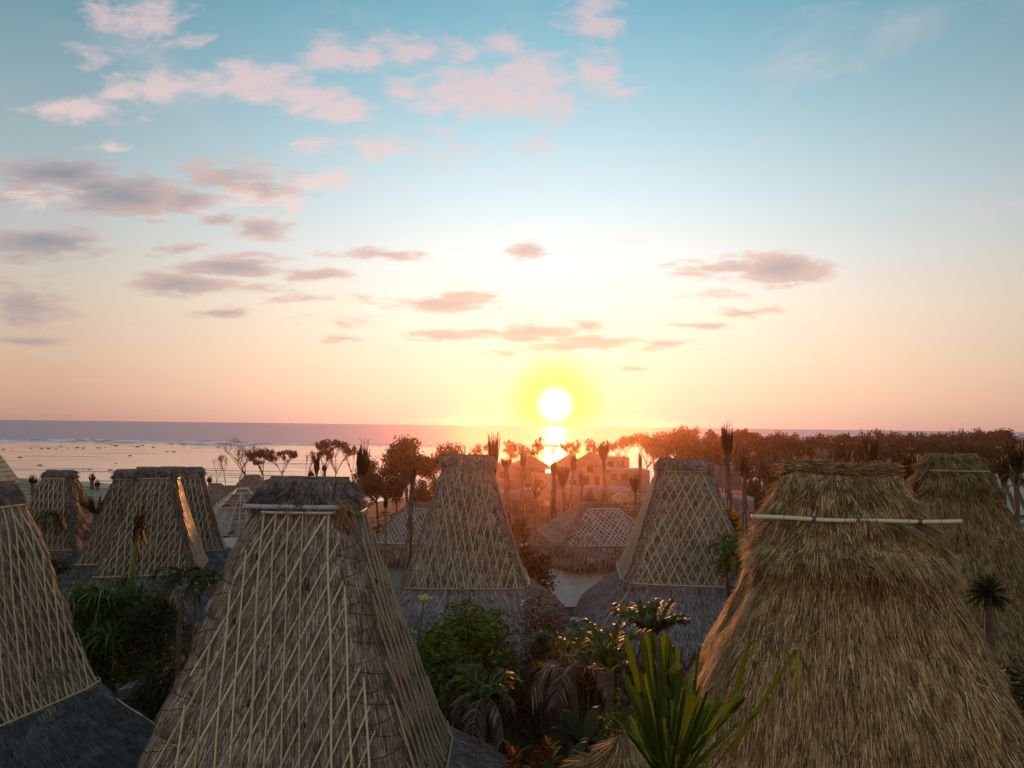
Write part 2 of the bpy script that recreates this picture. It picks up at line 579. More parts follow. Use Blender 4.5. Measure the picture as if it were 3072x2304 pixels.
def bamboo_mat(name, a, b, ring=.34):
    m, w = material(name)
    uvn = w.new('ShaderNodeUVMap').outputs[0]
    sp = w.new('ShaderNodeSeparateXYZ'); w.put(sp.inputs[0], uvn)
    r = obj_random(w)
    vv = w.m('FRACT', w.m('ADD', w.m('DIVIDE', sp.outputs[1], ring), r))
    band = w.mr(w.m('ABSOLUTE', w.m('SUBTRACT', vv, .5)), .46, .495, 0, .6, True)
    n = w.noise(w.mapping(uvn, (8, 3, 1)), 1.0, 4, .6)
    c = w.mix(w.m('MULTIPLY_ADD', r, .7, w.m('MULTIPLY', n, .4)), a, b)
    c = w.mix(band, c, w.mix(1.0, c, (.35, .30, .25, 1), 'MULTIPLY'))
    finish(w, c, .5, None, .4)
    return m


bamboo_mat('bamboo', (.30, .205, .105, 1), (.58, .45, .27, 1))
bamboo_mat('bamboo_dull', (.20, .155, .10, 1), (.36, .30, .20, 1))
bamboo_mat('bamboo_mid', (.24, .17, .095, 1), (.44, .34, .21, 1))
bamboo_mat('bamboo_pale', (.34, .30, .27, 1), (.52, .47, .43, 1))
bamboo_mat('bamboo_grey', (.30, .30, .32, 1), (.40, .40, .42, 1), .5)
bamboo_mat('bamboo_pole', (.50, .42, .24, 1), (.62, .54, .34, 1), .42)
plain('rope', (.018, .015, .015), .8, .3, 30)
plain('hut_wall', (.14, .12, .11), .9, .3, 2.0)
plain('timber_dark', (.06, .045, .035), .85, .3, 5.0)


# ------------------------------------------------------------------ surfaces of revolution with squarish plan
def profile(tab, rows):
    tab = np.array(sorted(tab, key=lambda q: -q[0]), dtype=float)      # z descending
    s = np.r_[0, np.cumsum(np.hypot(np.diff(tab[:, 0]), np.diff(tab[:, 1])))]
    t = np.linspace(0, s[-1], rows)
    out = []
    for k in range(tab.shape[1]):
        lin = np.interp(t, s, tab[:, k])
        ker = np.array([1, 2, 3, 2, 1.0]); ker /= ker.sum()
        pad = np.r_[[lin[0]] * 2, lin, [lin[-1]] * 2]
        out.append(np.convolve(pad, ker, 'valid'))
    return np.array(out).T            # rows x (z,a,b,n)


def plan(a, b, n, psi):
    c, s = np.cos(psi), np.sin(psi)
    k = (np.abs(c) ** n + np.abs(s) ** n) ** (-1.0 / n)
    return a * c * k, b * s * k


def smooth_noise(rows, cols, gr, gc, seed):
    g = np.random.default_rng(seed).normal(size=(gr + 1, gc))
    r = np.linspace(0, gr - 1e-6, rows); c = np.arange(cols) * gc / cols
    i, j = r.astype(int), c.astype(int)
    fr, fc = r - i, c - j
    fr, fc = (fr * fr * (3 - 2 * fr))[:, None], (fc * fc * (3 - 2 * fc))[None, :]
    g00, g01 = g[i][:, j], g[i][:, (j + 1) % gc]
    g10, g11 = g[i + 1][:, j], g[i + 1][:, (j + 1) % gc]
    return (g00 * (1 - fc) + g01 * fc) * (1 - fr) + (g10 * (1 - fc) + g11 * fc) * fr


def loft(tab, rows=60, cols=96, seed=0, bumpy=.025, off=0.0, z0=None, z1=None):
    pr = profile(tab, 200)
    if z0 is not None:
        pr = pr[(pr[:, 0] <= z0) & (pr[:, 0] >= z1)]
    idx = np.linspace(0, len(pr) - 1, rows)
    pr = np.array([np.interp(idx, np.arange(len(pr)), pr[:, k]) for k in range(4)]).T
    psi = np.arange(cols) * 2 * math.pi / cols
    x, y = plan(pr[:, 1:2] + off, pr[:, 2:3] + off, pr[:, 3:4], psi[None, :])
    P = np.stack([x, y, np.repeat(pr[:, 0:1], cols, 1)], -1)
    if bumpy:
        nz = smooth_noise(rows, cols, 8, 14, seed) * bumpy + smooth_noise(rows, cols, 20, 40, seed + 1) * bumpy * .5
        rad = P[..., :2] / (np.linalg.norm(P[..., :2], axis=-1, keepdims=True) + 1e-6)
        P[..., :2] += rad * nz[..., None]
        P[..., 2] += nz * .5
    return P


def grid_mesh(name, P, mat, cap_top=True):
    rows, cols = P.shape[:2]
    Q = np.concatenate([P, P[:, :1]], 1)                    # seam column for the uv map
    du = np.linalg.norm(np.diff(Q, axis=1), axis=-1).mean(0)
    u = np.r_[0, np.cumsum(du)]
    dv = np.linalg.norm(np.diff(P, axis=0), axis=-1).mean(1)
    v = np.r_[0, np.cumsum(dv)]
    uv_ = np.stack(np.meshgrid(u, v), -1).reshape(-1, 2)
    c1 = cols + 1
    i, j = np.meshgrid(np.arange(rows - 1), np.arange(cols), indexing='ij')
    f = np.stack([i * c1 + j, (i + 1) * c1 + j, (i + 1) * c1 + j + 1, i * c1 + j + 1], -1).reshape(-1, 4)
    return mesh_data(name, Q.reshape(-1, 3), f, mat, True, uv_)


def straws(name, P, n, length, width, lift, mat, parent, M, seed, spread=.14, closed=True, back=-.25, vmin=0.0, vmax=1.0, droop=0.0, kind='stuff'):
    """thousands of single stalks laid down the fall line of a grid surface; M is the thing's world matrix"""
    g = np.random.default_rng(seed)
    Q = np.concatenate([P, P[:, :1]], 1) if closed else P
    A, B, C_, D_ = Q[:-1, :-1], Q[:-1, 1:], Q[1:, :-1], Q[1:, 1:]
    nrm = np.cross(C_ - A, B - A)
    area = np.linalg.norm(nrm, axis=-1)
    nrm = nrm / (area[..., None] + 1e-9)
    Mw = np.array(M)
    ctr = ((A + D_) / 2) @ Mw[:3, :3].T + Mw[:3, 3]
    view = np.array([0, 0, CAM_Z]) - ctr
    view /= np.linalg.norm(view, axis=-1, keepdims=True)
    vis = np.sum((nrm @ Mw[:3, :3].T) * view, -1) > back
    rows = area.shape[0]
    rw = (np.arange(rows) / rows)
    wgt = area * vis * ((rw >= vmin) & (rw <= vmax))[:, None]
    cdf = np.cumsum(wgt.ravel())
    pick = np.searchsorted(cdf, g.random(n) * cdf[-1])
    pick = np.clip(pick, 0, area.size - 1)
    i, j = np.unravel_index(pick, area.shape)
    fu, fv = g.random(n)[:, None], g.random(n)[:, None]
    p = (A[i, j] * (1 - fu) + B[i, j] * fu) * (1 - fv) + (C_[i, j] * (1 - fu) + D_[i, j] * fu) * fv
    d = (C_[i, j] - A[i, j]) + (D_[i, j] - B[i, j])
    d /= np.linalg.norm(d, axis=1)[:, None] + 1e-9
    nn = nrm[i, j]
    s = np.cross(nn, d)
    # clumps share a lean
    cl = np.sin(p[:, 0] * 5.1 + p[:, 2] * 3.3 + seed) * np.sin(p[:, 1] * 4.7 - p[:, 2] * 2.1) * .5 + np.sin(p[:, 0] * 13 + p[:, 1] * 11 + p[:, 2] * 6) * .35
    lean = (g.normal(size=n) * spread + cl * spread * .8)[:, None]
    L = (length * (.5 + g.random(n)))[:, None]
    dd_ = d + s * lean
    dd_ /= np.linalg.norm(dd_, axis=1)[:, None]
    wv = (s * np.cos(lean) - d * np.sin(lean)) * (width * (.6 + .8 * g.random(n)))[:, None] * .5
    l0 = (g.random(n)[:, None] * .012 + .004)
    l1 = (g.random(n)[:, None] ** 2 * lift * 2 + .006)
    root = p + nn * l0
    tip = p + dd_ * L + nn * l1 - np.array([0, 0, 1.0]) * droop * L
    V = np.stack([root - wv, root + wv, tip + wv * .55, tip - wv * .55], 1).reshape(-1, 3)
    F = np.arange(4 * n).reshape(n, 4)
    o = link(name, mesh_data(name, V, F, mat), parent)
    o['kind'] = kind
    return o


def strip(pts, nrm, wid, thick):
    """a split-bamboo slat: rectangular section swept along pts"""
    pts, nrm = np.asarray(pts), np.asarray(nrm)
    t = np.gradient(pts, axis=0); t /= np.linalg.norm(t, axis=1)[:, None]
    s = np.cross(nrm, t); s /= np.linalg.norm(s, axis=1)[:, None]
    n = np.cross(t, s)
    k = len(pts)
    sec = [(-.5, 0), (-.3, 1), (.3, 1), (.5, 0)]
    V = np.stack([pts + s * wid * a + n * thick * b for a, b in sec], 1).reshape(-1, 3)
    f = [(i * 4 + q, i * 4 + (q + 1), (i + 1) * 4 + q + 1, (i + 1) * 4 + q) for i in range(k - 1) for q in range(3)]
    f += [(0, 3, 2, 1), ((k - 1) * 4, (k - 1) * 4 + 1, (k - 1) * 4 + 2, (k - 1) * 4 + 3)]
    ln = np.r_[0, np.cumsum(np.linalg.norm(np.diff(pts, axis=0), axis=1))]
    uv_ = np.stack([np.tile([0, .02, .04, .06], k), np.repeat(ln, 4)], -1)
    return V, f, uv_


def slat(name, pts, nrm, wid, thick, mat, parent):
    V, f, uv_ = strip(pts, nrm, wid, thick)
    return link(name, mesh_data(name, V, f, mat, False, uv_), parent)


def pole(name, pts, rad, mat, parent, sides=8):
    b = MB(); b.tube(pts, rad, sides)
    pts = np.asarray(pts, float)
    ln = np.r_[0, np.cumsum(np.linalg.norm(np.diff(pts, axis=0), axis=1))]
    uv_ = np.stack([np.tile(np.arange(sides) * .02, len(pts)), np.repeat(ln, sides)], -1)
    return link(name, mesh_data(name, np.concatenate(b.v), b.f, mat, True, uv_), parent)


class Tower:
    """a high thatched tower roof: knows points and normals of its faces"""
    def __init__(self, tab):
        self.pr = profile(tab, 200)[::-1]                   # z ascending

    def abn(self, z):
        return [np.interp(z, self.pr[:, 0], self.pr[:, k]) for k in (1, 2, 3)]

    def on(self, face, s, z, off=0.0):
        a, b, n = self.abn(z)
        a, b = a + off, b + off
        if face in ('front', 'back'):
            y = b * (1 - np.clip(np.abs(s / a), 0, .999) ** n) ** (1 / n)
            return np.stack([s, -y if face == 'front' else y, z], -1)
        x = a * (1 - np.clip(np.abs(s / b), 0, .999) ** n) ** (1 / n)
        return np.stack([x if face == 'right' else -x, s, z], -1)

    def normal(self, face, s, z):
        e = .03
        ps = self.on(face, s + e, z) - self.on(face, s - e, z)
        pz = self.on(face, s, z + e) - self.on(face, s, z - e)
        n = np.cross(ps, pz)
        out = {'front': (0, -1, .3), 'back': (0, 1, .3), 'right': (1, 0, .3), 'left': (-1, 0, .3)}[face]
        n *= np.sign(np.sum(n * np.array(out), -1))[:, None]
        return n / np.linalg.norm(n, axis=-1)[:, None]

    def half(self, face, z, margin):
        a, b, n = self.abn(z)
        return (a if face in ('front', 'back') else b) - margin


LAT = [(9.0, .80, .06, 5), (8.93, .86, .22, 5), (8.75, .90, .42, 5), (8.4, .95, .60, 5), (8.05, 1.07, .80, 5.5), (7.9, 1.08, .87, 8), (7.4, 1.22, 1.04, 9),
       (6.6, 1.45, 1.28, 9), (5.8, 1.71, 1.56, 9), (5.0, 1.95, 1.81, 9), (4.4, 2.15, 2.04, 9), (4.05, 2.31, 2.23, 8), (3.75, 2.52, 2.46, 7), (3.40, 2.90, 2.85, 6),
       (3.0, 3.42, 3.37, 5), (2.6, 3.88, 3.84, 4.5), (2.2, 4.18, 4.14, 4), (1.9, 4.26, 4.22, 4), (1.75, 4.22, 4.18, 4)]
LAT2 = [(z, a * f, b * f, n) for (z, a, b, n), f in zip(LAT, (.78, .80, .88, .97, 1.0, 1.0, 1.02, 1.04, 1.06, 1.08, 1.08, 1.09, 1.16, 1.20, 1.15, 1.02, 1.0, 1.0, 1.0, 1.0))]
LAT4 = [(z, a * (1 if z > 3.9 else .93), b * (1 if z > 3.9 else .93), n) for z, a, b, n in LAT]
PZ0, PZ1 = 8.42, 4.10            # top and bottom of the bamboo panels


def panel(t, face, root, kA, kB, gap, wid, seed, mat, z0=PZ0, z1=PZ1, margin=.30, skip=.01, bars=True, knots=0, thick=.022, fan=0.0):
    """one bamboo lattice: two families of slats clipped to the trapezoid of the face"""
    g = random.Random(seed)
    zz = np.linspace(z0, z1, 60)
    P0 = t.on(face, np.zeros(60), zz)
    hh = np.r_[0, np.cumsum(np.linalg.norm(np.diff(P0, axis=0), axis=1))]
    half = t.half(face, zz, margin)
    n = 0
    for fam, k in ((0, kA), (1, kB)):
        s0 = -6.0
        while s0 < 6.0:
            s0 += gap * g.uniform(.93, 1.07)
            kk = k + g.uniform(-.008, .008) + fan * s0 * (1 if fam else .4)
            s = s0 + kk * hh + .012 * np.sin(hh * 2 + s0 * 7)
            ok = np.abs(s) <= half + .03
            if ok.sum() < 6 or g.random() < skip: continue
            idx = np.where(ok)[0]
            cut0, cut1 = idx[0], idx[-1]
            if g.random() < .05: cut0 = min(cut0 + g.randrange(1, 12), cut1 - 5)
            m_ = max(3, min(9, int((cut1 - cut0) / 7) + 2))
            ii = np.linspace(cut0, cut1, m_).round().astype(int)
            N_ = t.normal(face, s[ii], zz[ii])
            pts = t.on(face, s[ii], zz[ii]) + N_ * (.034 + fam * thick * .9 + g.uniform(0, .008))
            slat('bamboo_slat', pts, N_, wid * g.uniform(.8, 1.2), thick, mat, root)
            n += 1
    if bars:
        for z, ex in ((z0 + .02, .05), (z1 - .03, .08)):
            h_ = t.half(face, np.array([z]), margin)[0] + ex
            s = np.linspace(-h_, h_, 7); z_ = np.full(7, z)
            N_ = t.normal(face, s, z_)
            slat('bamboo_bar', t.on(face, s, z_) + N_ * (.045 + thick * 2), N_, wid * 1.25, thick * 1.5, mat, root)
    for k in range(knots):
        z = g.uniform(z1 + .3, z0 - .3); s = g.uniform(-.9, .9) * t.half(face, np.array([z]), margin)[0]
        q = t.on(face, np.array([s]), np.array([z]))[0]; nq = t.normal(face, np.array([s]), np.array([z]))[0]
        b = MB()
        for a in range(3):
            b.tube([q + nq * .02 + np.array([g.uniform(-.05, .05), g.uniform(-.02, .02), g.uniform(-.07, -.03)]), q + nq * .085,
                    q + nq * .03 + np.array([g.uniform(-.05, .05), g.uniform(-.02, .02), g.uniform(.03, .07)])], .009, 4)
        b.build('rope_knot', MATS['rope'], root)
    return n


def corner_lacing(t, root, side, z0, z1, step, rad=.005, width=.33):
    """black cord laced in a zigzag over the corner between the front panel and a side panel"""
    pts, z, k = [], z0, 0
    while z > z1:
        f = 'front' if k % 2 == 0 else side
        h_ = t.half(f, np.array([z]), width)[0]
        s = h_ if side == 'right' else -h_
        if f != 'front': s = -h_
        a = t.on(f, np.array([s]), np.array([z]))[0]
        na = t.normal(f, np.array([s]), np.array([z]))[0]
        pts.append(a + na * .045)
        # over the rounded corner
        psi = -math.pi / 4 if side == 'right' else -3 * math.pi / 4
        sg = 1 if side == 'right' else -1
        qs = (.20, .13, .06, 0, -.06, -.13, -.20)
        for m_, q in enumerate(qs if f == 'front' else qs[::-1]):
            zq = z - step * (m_ + 1) / 8
            A2, B2, N2 = t.abn(zq)
            x, y = plan(A2 + .045, B2 + .045, N2, np.array([psi - sg * q]))
            pts.append(np.array([x[0], y[0], zq]))
        z -= step; k += 1
    b = MB(); b.tube(pts, rad, 4)
    b.build('cord_lacing', MATS['rope'], root)


def hip_pole(t, root, cx, cy, mat, z0=4.05, z1=2.2, wid=.06):
    psi0 = math.atan2(cy, cx)
    zz = np.linspace(z0, z1, 7)
    A_, B_, N_ = t.abn(zz)
    x, y = plan(A_, B_, N_, np.full(7, psi0))
    pts = np.stack([x, y, zz], -1)
    nrm = np.stack([np.full(7, cx), np.full(7, cy), np.full(7, abs(cx) + abs(cy))], -1).astype(float)
    nrm /= np.linalg.norm(nrm, axis=1)[:, None]
    slat('hip_pole', pts + nrm * .03, nrm, wid, .03, mat, root)


def lattice_hut(label, loc, yaw, seed, n_straw, sw, panels, skirt='grey', caps=4000, capmat='straw_dark', sz=1.0, sxy=1.0, LAT=LAT, margin=.30, body='brown', fan=0.0):
    t = Tower(LAT)
    loc = (loc[0], loc[1], loc[2] + 9.0 * (1 - sz))
    root = empty('thatched_hut', loc, yaw)
    root.scale = (sxy, sxy, sz)
    tag(root, label, 'hut', 'bamboo latticed thatched huts')
    M = Matrix.Translation(Vector(loc)) @ Matrix.Rotation(yaw, 4, 'Z') @ Matrix.Diagonal((sxy, sxy, sz, 1.0))
    P = loft(LAT, 84, 128, seed, .024, 0, 8.85, 4.02)
    tw = link('tower_thatch', grid_mesh('tower_thatch', P, MATS['thatch_' + body]), root)
    straws('straw', P, int(n_straw * .8), .24, sw, .010, MATS['straw_' + body], tw, M, seed + 5, .07)
    P2 = loft(LAT, 44, 128, seed + 1, .03, .012, 4.06, 1.74)
    # turn the eave under
    last = P2[-1].copy(); last[:, :2] *= .86; last[:, 2] += .12
    P2 = np.concatenate([P2, last[None]], 0)
    sk = link('skirt_thatch', grid_mesh('skirt_thatch', P2, MATS['thatch_' + skirt]), root)
    straws('straw', P2[:-1], int(n_straw * .5), .22, sw, .014, MATS['straw_' + skirt], sk, M, seed + 6, .10)
    straws('eave_fringe', P2[-9:-1], int(n_straw * .10), .28, sw * 1.1, .02, MATS['straw_' + skirt], sk, M, seed + 8, .12)
    P3 = loft(LAT, 26, 96, seed + 2, .03, .045, 9.05, 8.56)
    P3[:2, :, 2] += .02
    top = P3[0].copy(); top[:, :2] *= .2
    P3 = np.concatenate([top[None], P3], 0)
    cp = link('ridge_cap', grid_mesh('ridge_cap', P3, MATS['thatch_brown']), root)
    straws('straw', P3[1:], caps, .17, sw * 1.1, .012, MATS[capmat], cp, M, seed + 9, .14, vmin=.14, vmax=.86, droop=.45)
    straws('cap_fringe', P3[-6:], caps // 4, .10, sw, .01, MATS[capmat], cp, M, seed + 10, .14, droop=.8)
    for fc, kA, kB, gap, wid, kn, mt in panels:
        panel(t, fc, root, kA, kB, gap, wid, seed + len(fc), MATS[mt], knots=kn, margin=margin, fan=fan)
    # body under the eave
    b = MB()
    b.box((0, 0, .3), (5.2, 5.2, 3.2))
    b.build('wall', MATS['hut_wall'], root)
    for sx in (-1, 1):
        for sy in (-1, 1):
            b = MB(); b.tube([(sx * 3.1, sy * 3.1, -1.2), (sx * 3.08, sy * 3.08, 2.4)], .11, 8)
            b.build('post', MATS['timber_dark'], root)
    return root, t, M


def ground_at(px, py_ridge, Y, ridge=9.0, scale=1.0):
    """base of a hut whose ridge shows at (px, py_ridge) and stands Y metres away"""
    p = at(px, py_ridge, Y)
    return (p.x, p.y, p.z - ridge * scale)


# ---- the big latticed hut left of centre
loc = ground_at(928, 1436, 13.2)
h2, t2, M2 = lattice_hut('large bamboo latticed hut with black corner lacing, in the foreground left of centre', loc, R(0), 11, 60000, .013,
                         [('front', -.47, .12, .225, .036, 7, 'bamboo'), ('right', .30, -.12, .29, .027, 4, 'bamboo_mid')], caps=12000, sz=1.07, LAT=LAT2, margin=.33, fan=.045)
corner_lacing(t2, h2, 'right', 8.3, 3.9, .20)
corner_lacing(t2, h2, 'left', 7.9, 4.6, .26)
hip_pole(t2, h2, 1, 1, MATS['bamboo_pale'])
hip_pole(t2, h2, 1, -1, MATS['bamboo_pale'])
zz = np.full(9, 8.58); ss = np.linspace(-.98, .80, 9)
pole('cap_pole', t2.on('front', np.clip(ss, -.66, .66), zz, .06) * [0, 1, 1] + np.stack([ss, np.full(9, -.07), np.zeros(9)], -1), .040, MATS['bamboo_grey'], h2)
for k, x in enumerate((-.55, -.26, .06, .36, .58)):
    zr = np.linspace(8.98, 8.45, 9)
    q = t2.on('front', np.full(9, x) + .05 * np.sin(np.linspace(0, 3, 9) + k), zr, .075)
    b = MB(); b.tube(q, .010, 4)
    b.build('rope_tie', MATS['rope'], h2)
# a tuft of straw sticking out beside the cap
g_ = random.Random(3)
b = MB()
for k in range(60):
    a0 = np.array([.74, -.52, 8.62]) + np.array([g_.uniform(-.08, .08), g_.uniform(-.05, .05), g_.uniform(-.1, .1)])
    b.tube([a0, a0 + np.array([g_.uniform(0, .16), g_.uniform(-.22, -.08), g_.uniform(-.15, .0)]), a0 + np.array([g_.uniform(.02, .34), g_.uniform(-.3, -.1), g_.uniform(-.45, -.15)])], .006, 3)
b.build('straw_tuft', MATS['straw_gold'], h2)['kind'] = 'stuff'

# ---- hut cut by the left edge
h1, t1, M1 = lattice_hut('bamboo latticed hut with bluish skirt, cut off by the left edge of the picture', (-13.4, 18.35, -.59), R(75.6), 21, 45000, .013,
                         [('front', .38, -.10, .25, .042, 4, 'bamboo'), ('right', .30, -.2, .25, .036, 2, 'bamboo')], skirt='blue', caps=6000, sz=1.096, sxy=.925)
corner_lacing(t1, h1, 'right', 7.8, 4.2, .3)
hip_pole(t1, h1, 1, -1, MATS['bamboo'], 4.05, 2.6)

# ---- centre and centre right
h3, t3, M3 = lattice_hut('bamboo latticed hut in the centre, left of the setting sun', ground_at(1402, 1364, 28.0), R(2.5), 31, 30000, .022,
                         [('front', -.27, .19, .265, .037, 0, 'bamboo'), ('right', .3, -.22, .22, .04, 0, 'bamboo_dull')], caps=5000, capmat='straw_brown', sz=.95)
corner_lacing(t3, h3, 'right', 7.8, 4.2, .24)
hip_pole(t3, h3, 1, -1, MATS['bamboo_dull'])
h4, t4, M4 = lattice_hut('bamboo latticed hut with wide diamond lattice, right of the setting sun', ground_at(2052, 1376, 28.0), R(-5.5), 41, 30000, .020,
                         [('front', -.50, .33, .31, .044, 0, 'bamboo'), ('left', .3, -.22, .24, .04, 0, 'bamboo_dull')], caps=5000, capmat='straw_brown', sz=.89, sxy=1.05, LAT=LAT4)
corner_lacing(t4, h4, 'left', 7.8, 2.7, .24)
hip_pole(t4, h4, -1, -1, MATS['bamboo'])

# ---- the left cluster, nearer to the sea
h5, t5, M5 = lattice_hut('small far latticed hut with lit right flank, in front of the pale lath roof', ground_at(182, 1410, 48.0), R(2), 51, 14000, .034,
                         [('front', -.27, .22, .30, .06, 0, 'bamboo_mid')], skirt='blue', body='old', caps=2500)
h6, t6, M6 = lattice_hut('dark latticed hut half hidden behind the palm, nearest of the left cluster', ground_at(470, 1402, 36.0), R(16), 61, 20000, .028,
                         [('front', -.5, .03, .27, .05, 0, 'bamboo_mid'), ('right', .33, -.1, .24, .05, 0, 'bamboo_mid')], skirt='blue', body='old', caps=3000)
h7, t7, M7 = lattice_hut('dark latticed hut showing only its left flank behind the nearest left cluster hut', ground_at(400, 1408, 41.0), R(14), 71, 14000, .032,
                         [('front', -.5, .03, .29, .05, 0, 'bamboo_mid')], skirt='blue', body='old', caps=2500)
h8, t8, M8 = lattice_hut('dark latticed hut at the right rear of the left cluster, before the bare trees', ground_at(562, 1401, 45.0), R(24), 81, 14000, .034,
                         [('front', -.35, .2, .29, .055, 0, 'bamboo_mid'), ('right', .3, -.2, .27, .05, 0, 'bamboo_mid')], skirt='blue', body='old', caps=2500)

# ---- loose thatched huts on the right (no lattice)
LOOSE = [(9.43, .80, .05, 4), (9.36, .83, .20, 4), (9.2, .87, .33, 4), (8.85, .97, .56, 5), (8.3, 1.15, .84, 6), (7.5, 1.47, 1.22, 6), (6.55, 1.90, 1.66, 6),
         (5.7, 2.28, 2.05, 4.5), (5.0, 2.56, 2.38, 4.2), (4.3, 2.95, 2.8, 4), (3.6, 3.5, 3.4, 4), (3.0, 3.95, 3.85, 4), (2.5, 4.15, 4.05, 4), (2.3, 4.1, 4.0, 4)]


def loose_hut(label, loc, yaw, seed, n, sw, sl, lift, big, sm='straw_gold'):
    t = Tower(LOOSE)
    root = empty('thatched_hut', loc, yaw)
    tag(root, label, 'hut', 'loose thatched huts')
    M = Matrix.Translation(Vector(loc)) @ Matrix.Rotation(yaw, 4, 'Z')
    P = loft(LOOSE, 120, 128, seed, .035, -.02, 8.95, 2.3)
    last = P[-1].copy(); last[:, :2] *= .86; last[:, 2] += .12
    bd = link('tower_thatch', grid_mesh('tower_thatch', np.concatenate([P, last[None]], 0), MATS['thatch_gold']), root)
    straws('straw', P, n, sl, sw, lift, MATS[sm], bd, M, seed + 5, .12, droop=.05)
    straws('loose_straw', P, n // 22, sl * 1.2, sw * 1.1, lift * 2.0, MATS[sm], bd, M, seed + 6, .5)
    straws('eave_fringe', P[-12:], n // 10, .5, sw * 1.2, .06, MATS['straw_dark'], bd, M, seed + 7, .14)
    P3 = loft(LOOSE, 34, 110, seed + 2, .035, .03, 9.5, 8.25)
    # the cap bulges outward to its ragged lower edge
    k = np.linspace(0, 1, len(P3))[:, None] ** 2
    rad = P3[..., :2] / np.linalg.norm(P3[..., :2], axis=-1, keepdims=True)
    P3[..., :2] += rad * (k * (.15 if big else .02))[..., None] * np.clip(-rad[..., 1:2], 0, 1) ** .7
    top = P3[0].copy(); top[:, :2] *= .15
    cp = link('ridge_cap', grid_mesh('ridge_cap', np.concatenate([top[None], P3], 0), MATS['thatch_gold']), root)
    straws('straw', P3, n // 4, sl * 1.05, sw, lift * 1.1, MATS[sm], cp, M, seed + 9, .2, droop=.25, vmin=.03)
    straws('cap_fringe', P3[-9:], n // 9, sl * 1.1, sw, lift * 1.2, MATS[sm], cp, M, seed + 10, .22, droop=.45)
    b = MB(); b.box((0, 0, 1.0), (6.2, 6.2, 2.0)); b.build('wall', MATS['hut_wall'], root)
    return root, t, M


r1, tr1, MR1 = loose_hut('large shaggy golden thatched hut with one bamboo pole, in the right foreground', ground_at(2518, 1416, 11.2, 9.43), R(-12), 101, 130000, .0105, .24, .020, True)
zz = np.full(12, 8.80); ss = np.linspace(-1.40, 1.42, 12)
fr = tr1.on('front', np.clip(ss, -.8, .8), zz, .16)
pole('bamboo_pole', np.stack([ss, np.full(12, fr[:, 1].min() - .03), 8.80 + .012 * ss - .02 * np.cos(ss * 1.3) + .006 * np.sin(ss * 5)], -1), np.linspace(.033, .026, 12), MATS['bamboo_pole'], r1, 10)
for x in (-.55, .05, .86):
    b = MB()
    for q in range(3):
        y0 = fr[:, 1].min() - .03
        a = np.linspace(0, 2 * math.pi, 9)
        b.tube(np.stack([np.full(9, x + q * .018) + .01 * np.sin(a), y0 + .038 * np.cos(a), 8.785 + .012 * x + .038 * np.sin(a)], -1), .005, 4)
    b.build('rope_tie', MATS['rope'], r1)
# the twisted roll of straw along the ridge
rp = np.stack([np.linspace(-.82, .82, 60), np.zeros(60) - .02, 9.47 + .03 * np.sin(np.linspace(0, 7, 60))], -1)
b = MB(); b.tube(rp, .085 + .015 * np.sin(np.linspace(0, 9, 60)), 10)
rr = b.build('ridge_roll', MATS['straw_gold'], r1, True)
g_ = np.random.default_rng(5); b = MB(); vs = []; n = 3800
i = g_.integers(0, 58, n); a = g_.random(n) * 2 * math.pi
base = rp[i] + np.stack([np.zeros(n), np.cos(a) * .09, np.sin(a) * .09], -1)
tip = base + np.stack([np.clip(g_.normal(size=n) * .11, -.2, .2), np.cos(a) * .05 + g_.normal(size=n) * .04, np.sin(a) * .03 + g_.normal(size=n) * .035], -1)
wv = np.stack([np.zeros(n), -np.sin(a), np.cos(a)], -1) * .006
V = np.stack([base - wv, base + wv, tip + wv * .5, tip - wv * .5], 1).reshape(-1, 3)
link('straw', mesh_data('straw', V, np.arange(4 * n).reshape(n, 4), MATS['straw_gold']), rr)['kind'] = 'stuff'

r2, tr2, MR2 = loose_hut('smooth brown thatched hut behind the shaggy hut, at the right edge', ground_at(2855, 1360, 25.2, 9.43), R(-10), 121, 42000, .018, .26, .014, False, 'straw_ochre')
zz = np.full(7, 8.85); ss = np.linspace(-.95, .95, 7)
fr = tr2.on('front', ss, zz, .07)
pole('bamboo_pole', fr + [0, -.08, 0], .03, MATS['bamboo_dull'], r2)

# ------------------------------------------------------------------ low houses, frames and the building site
plain('plaster', (.40, .36, .34), .9, .18, 1.2)
plain('plaster_white', (.74, .70, .68), .9, .15, 1.5)
plain('concrete', (.16, .125, .11), .9, .22, .8)
plain('concrete_pale', (.24, .19, .17), .9, .18, .8)
plain('roof_brown', (.13, .085, .06), .9, .3, 2.0)
plain('opening', (.012, .010, .010), .9, .2, 2.0)
plain('lath', (.30, .27, .19), .8, .3, 1.6)
plain('slate', (.10, .12, .14), .7, .3, 3.0)
plain('stone', (.30, .285, .26), .95, .3, 5.0, bump=.6)

HIP = [(5.62, .80, .12, 8), (5.55, .86, .30, 8), (5.40, .95, .50, 8), (5.28, 1.02, .70, 9), (3.2, 2.78, 3.15, 9), (2.95, 3.0, 3.42, 7), (2.65, 3.2, 3.68, 5), (2.4, 3.28, 3.78, 5), (2.18, 3.25, 3.74, 5)]


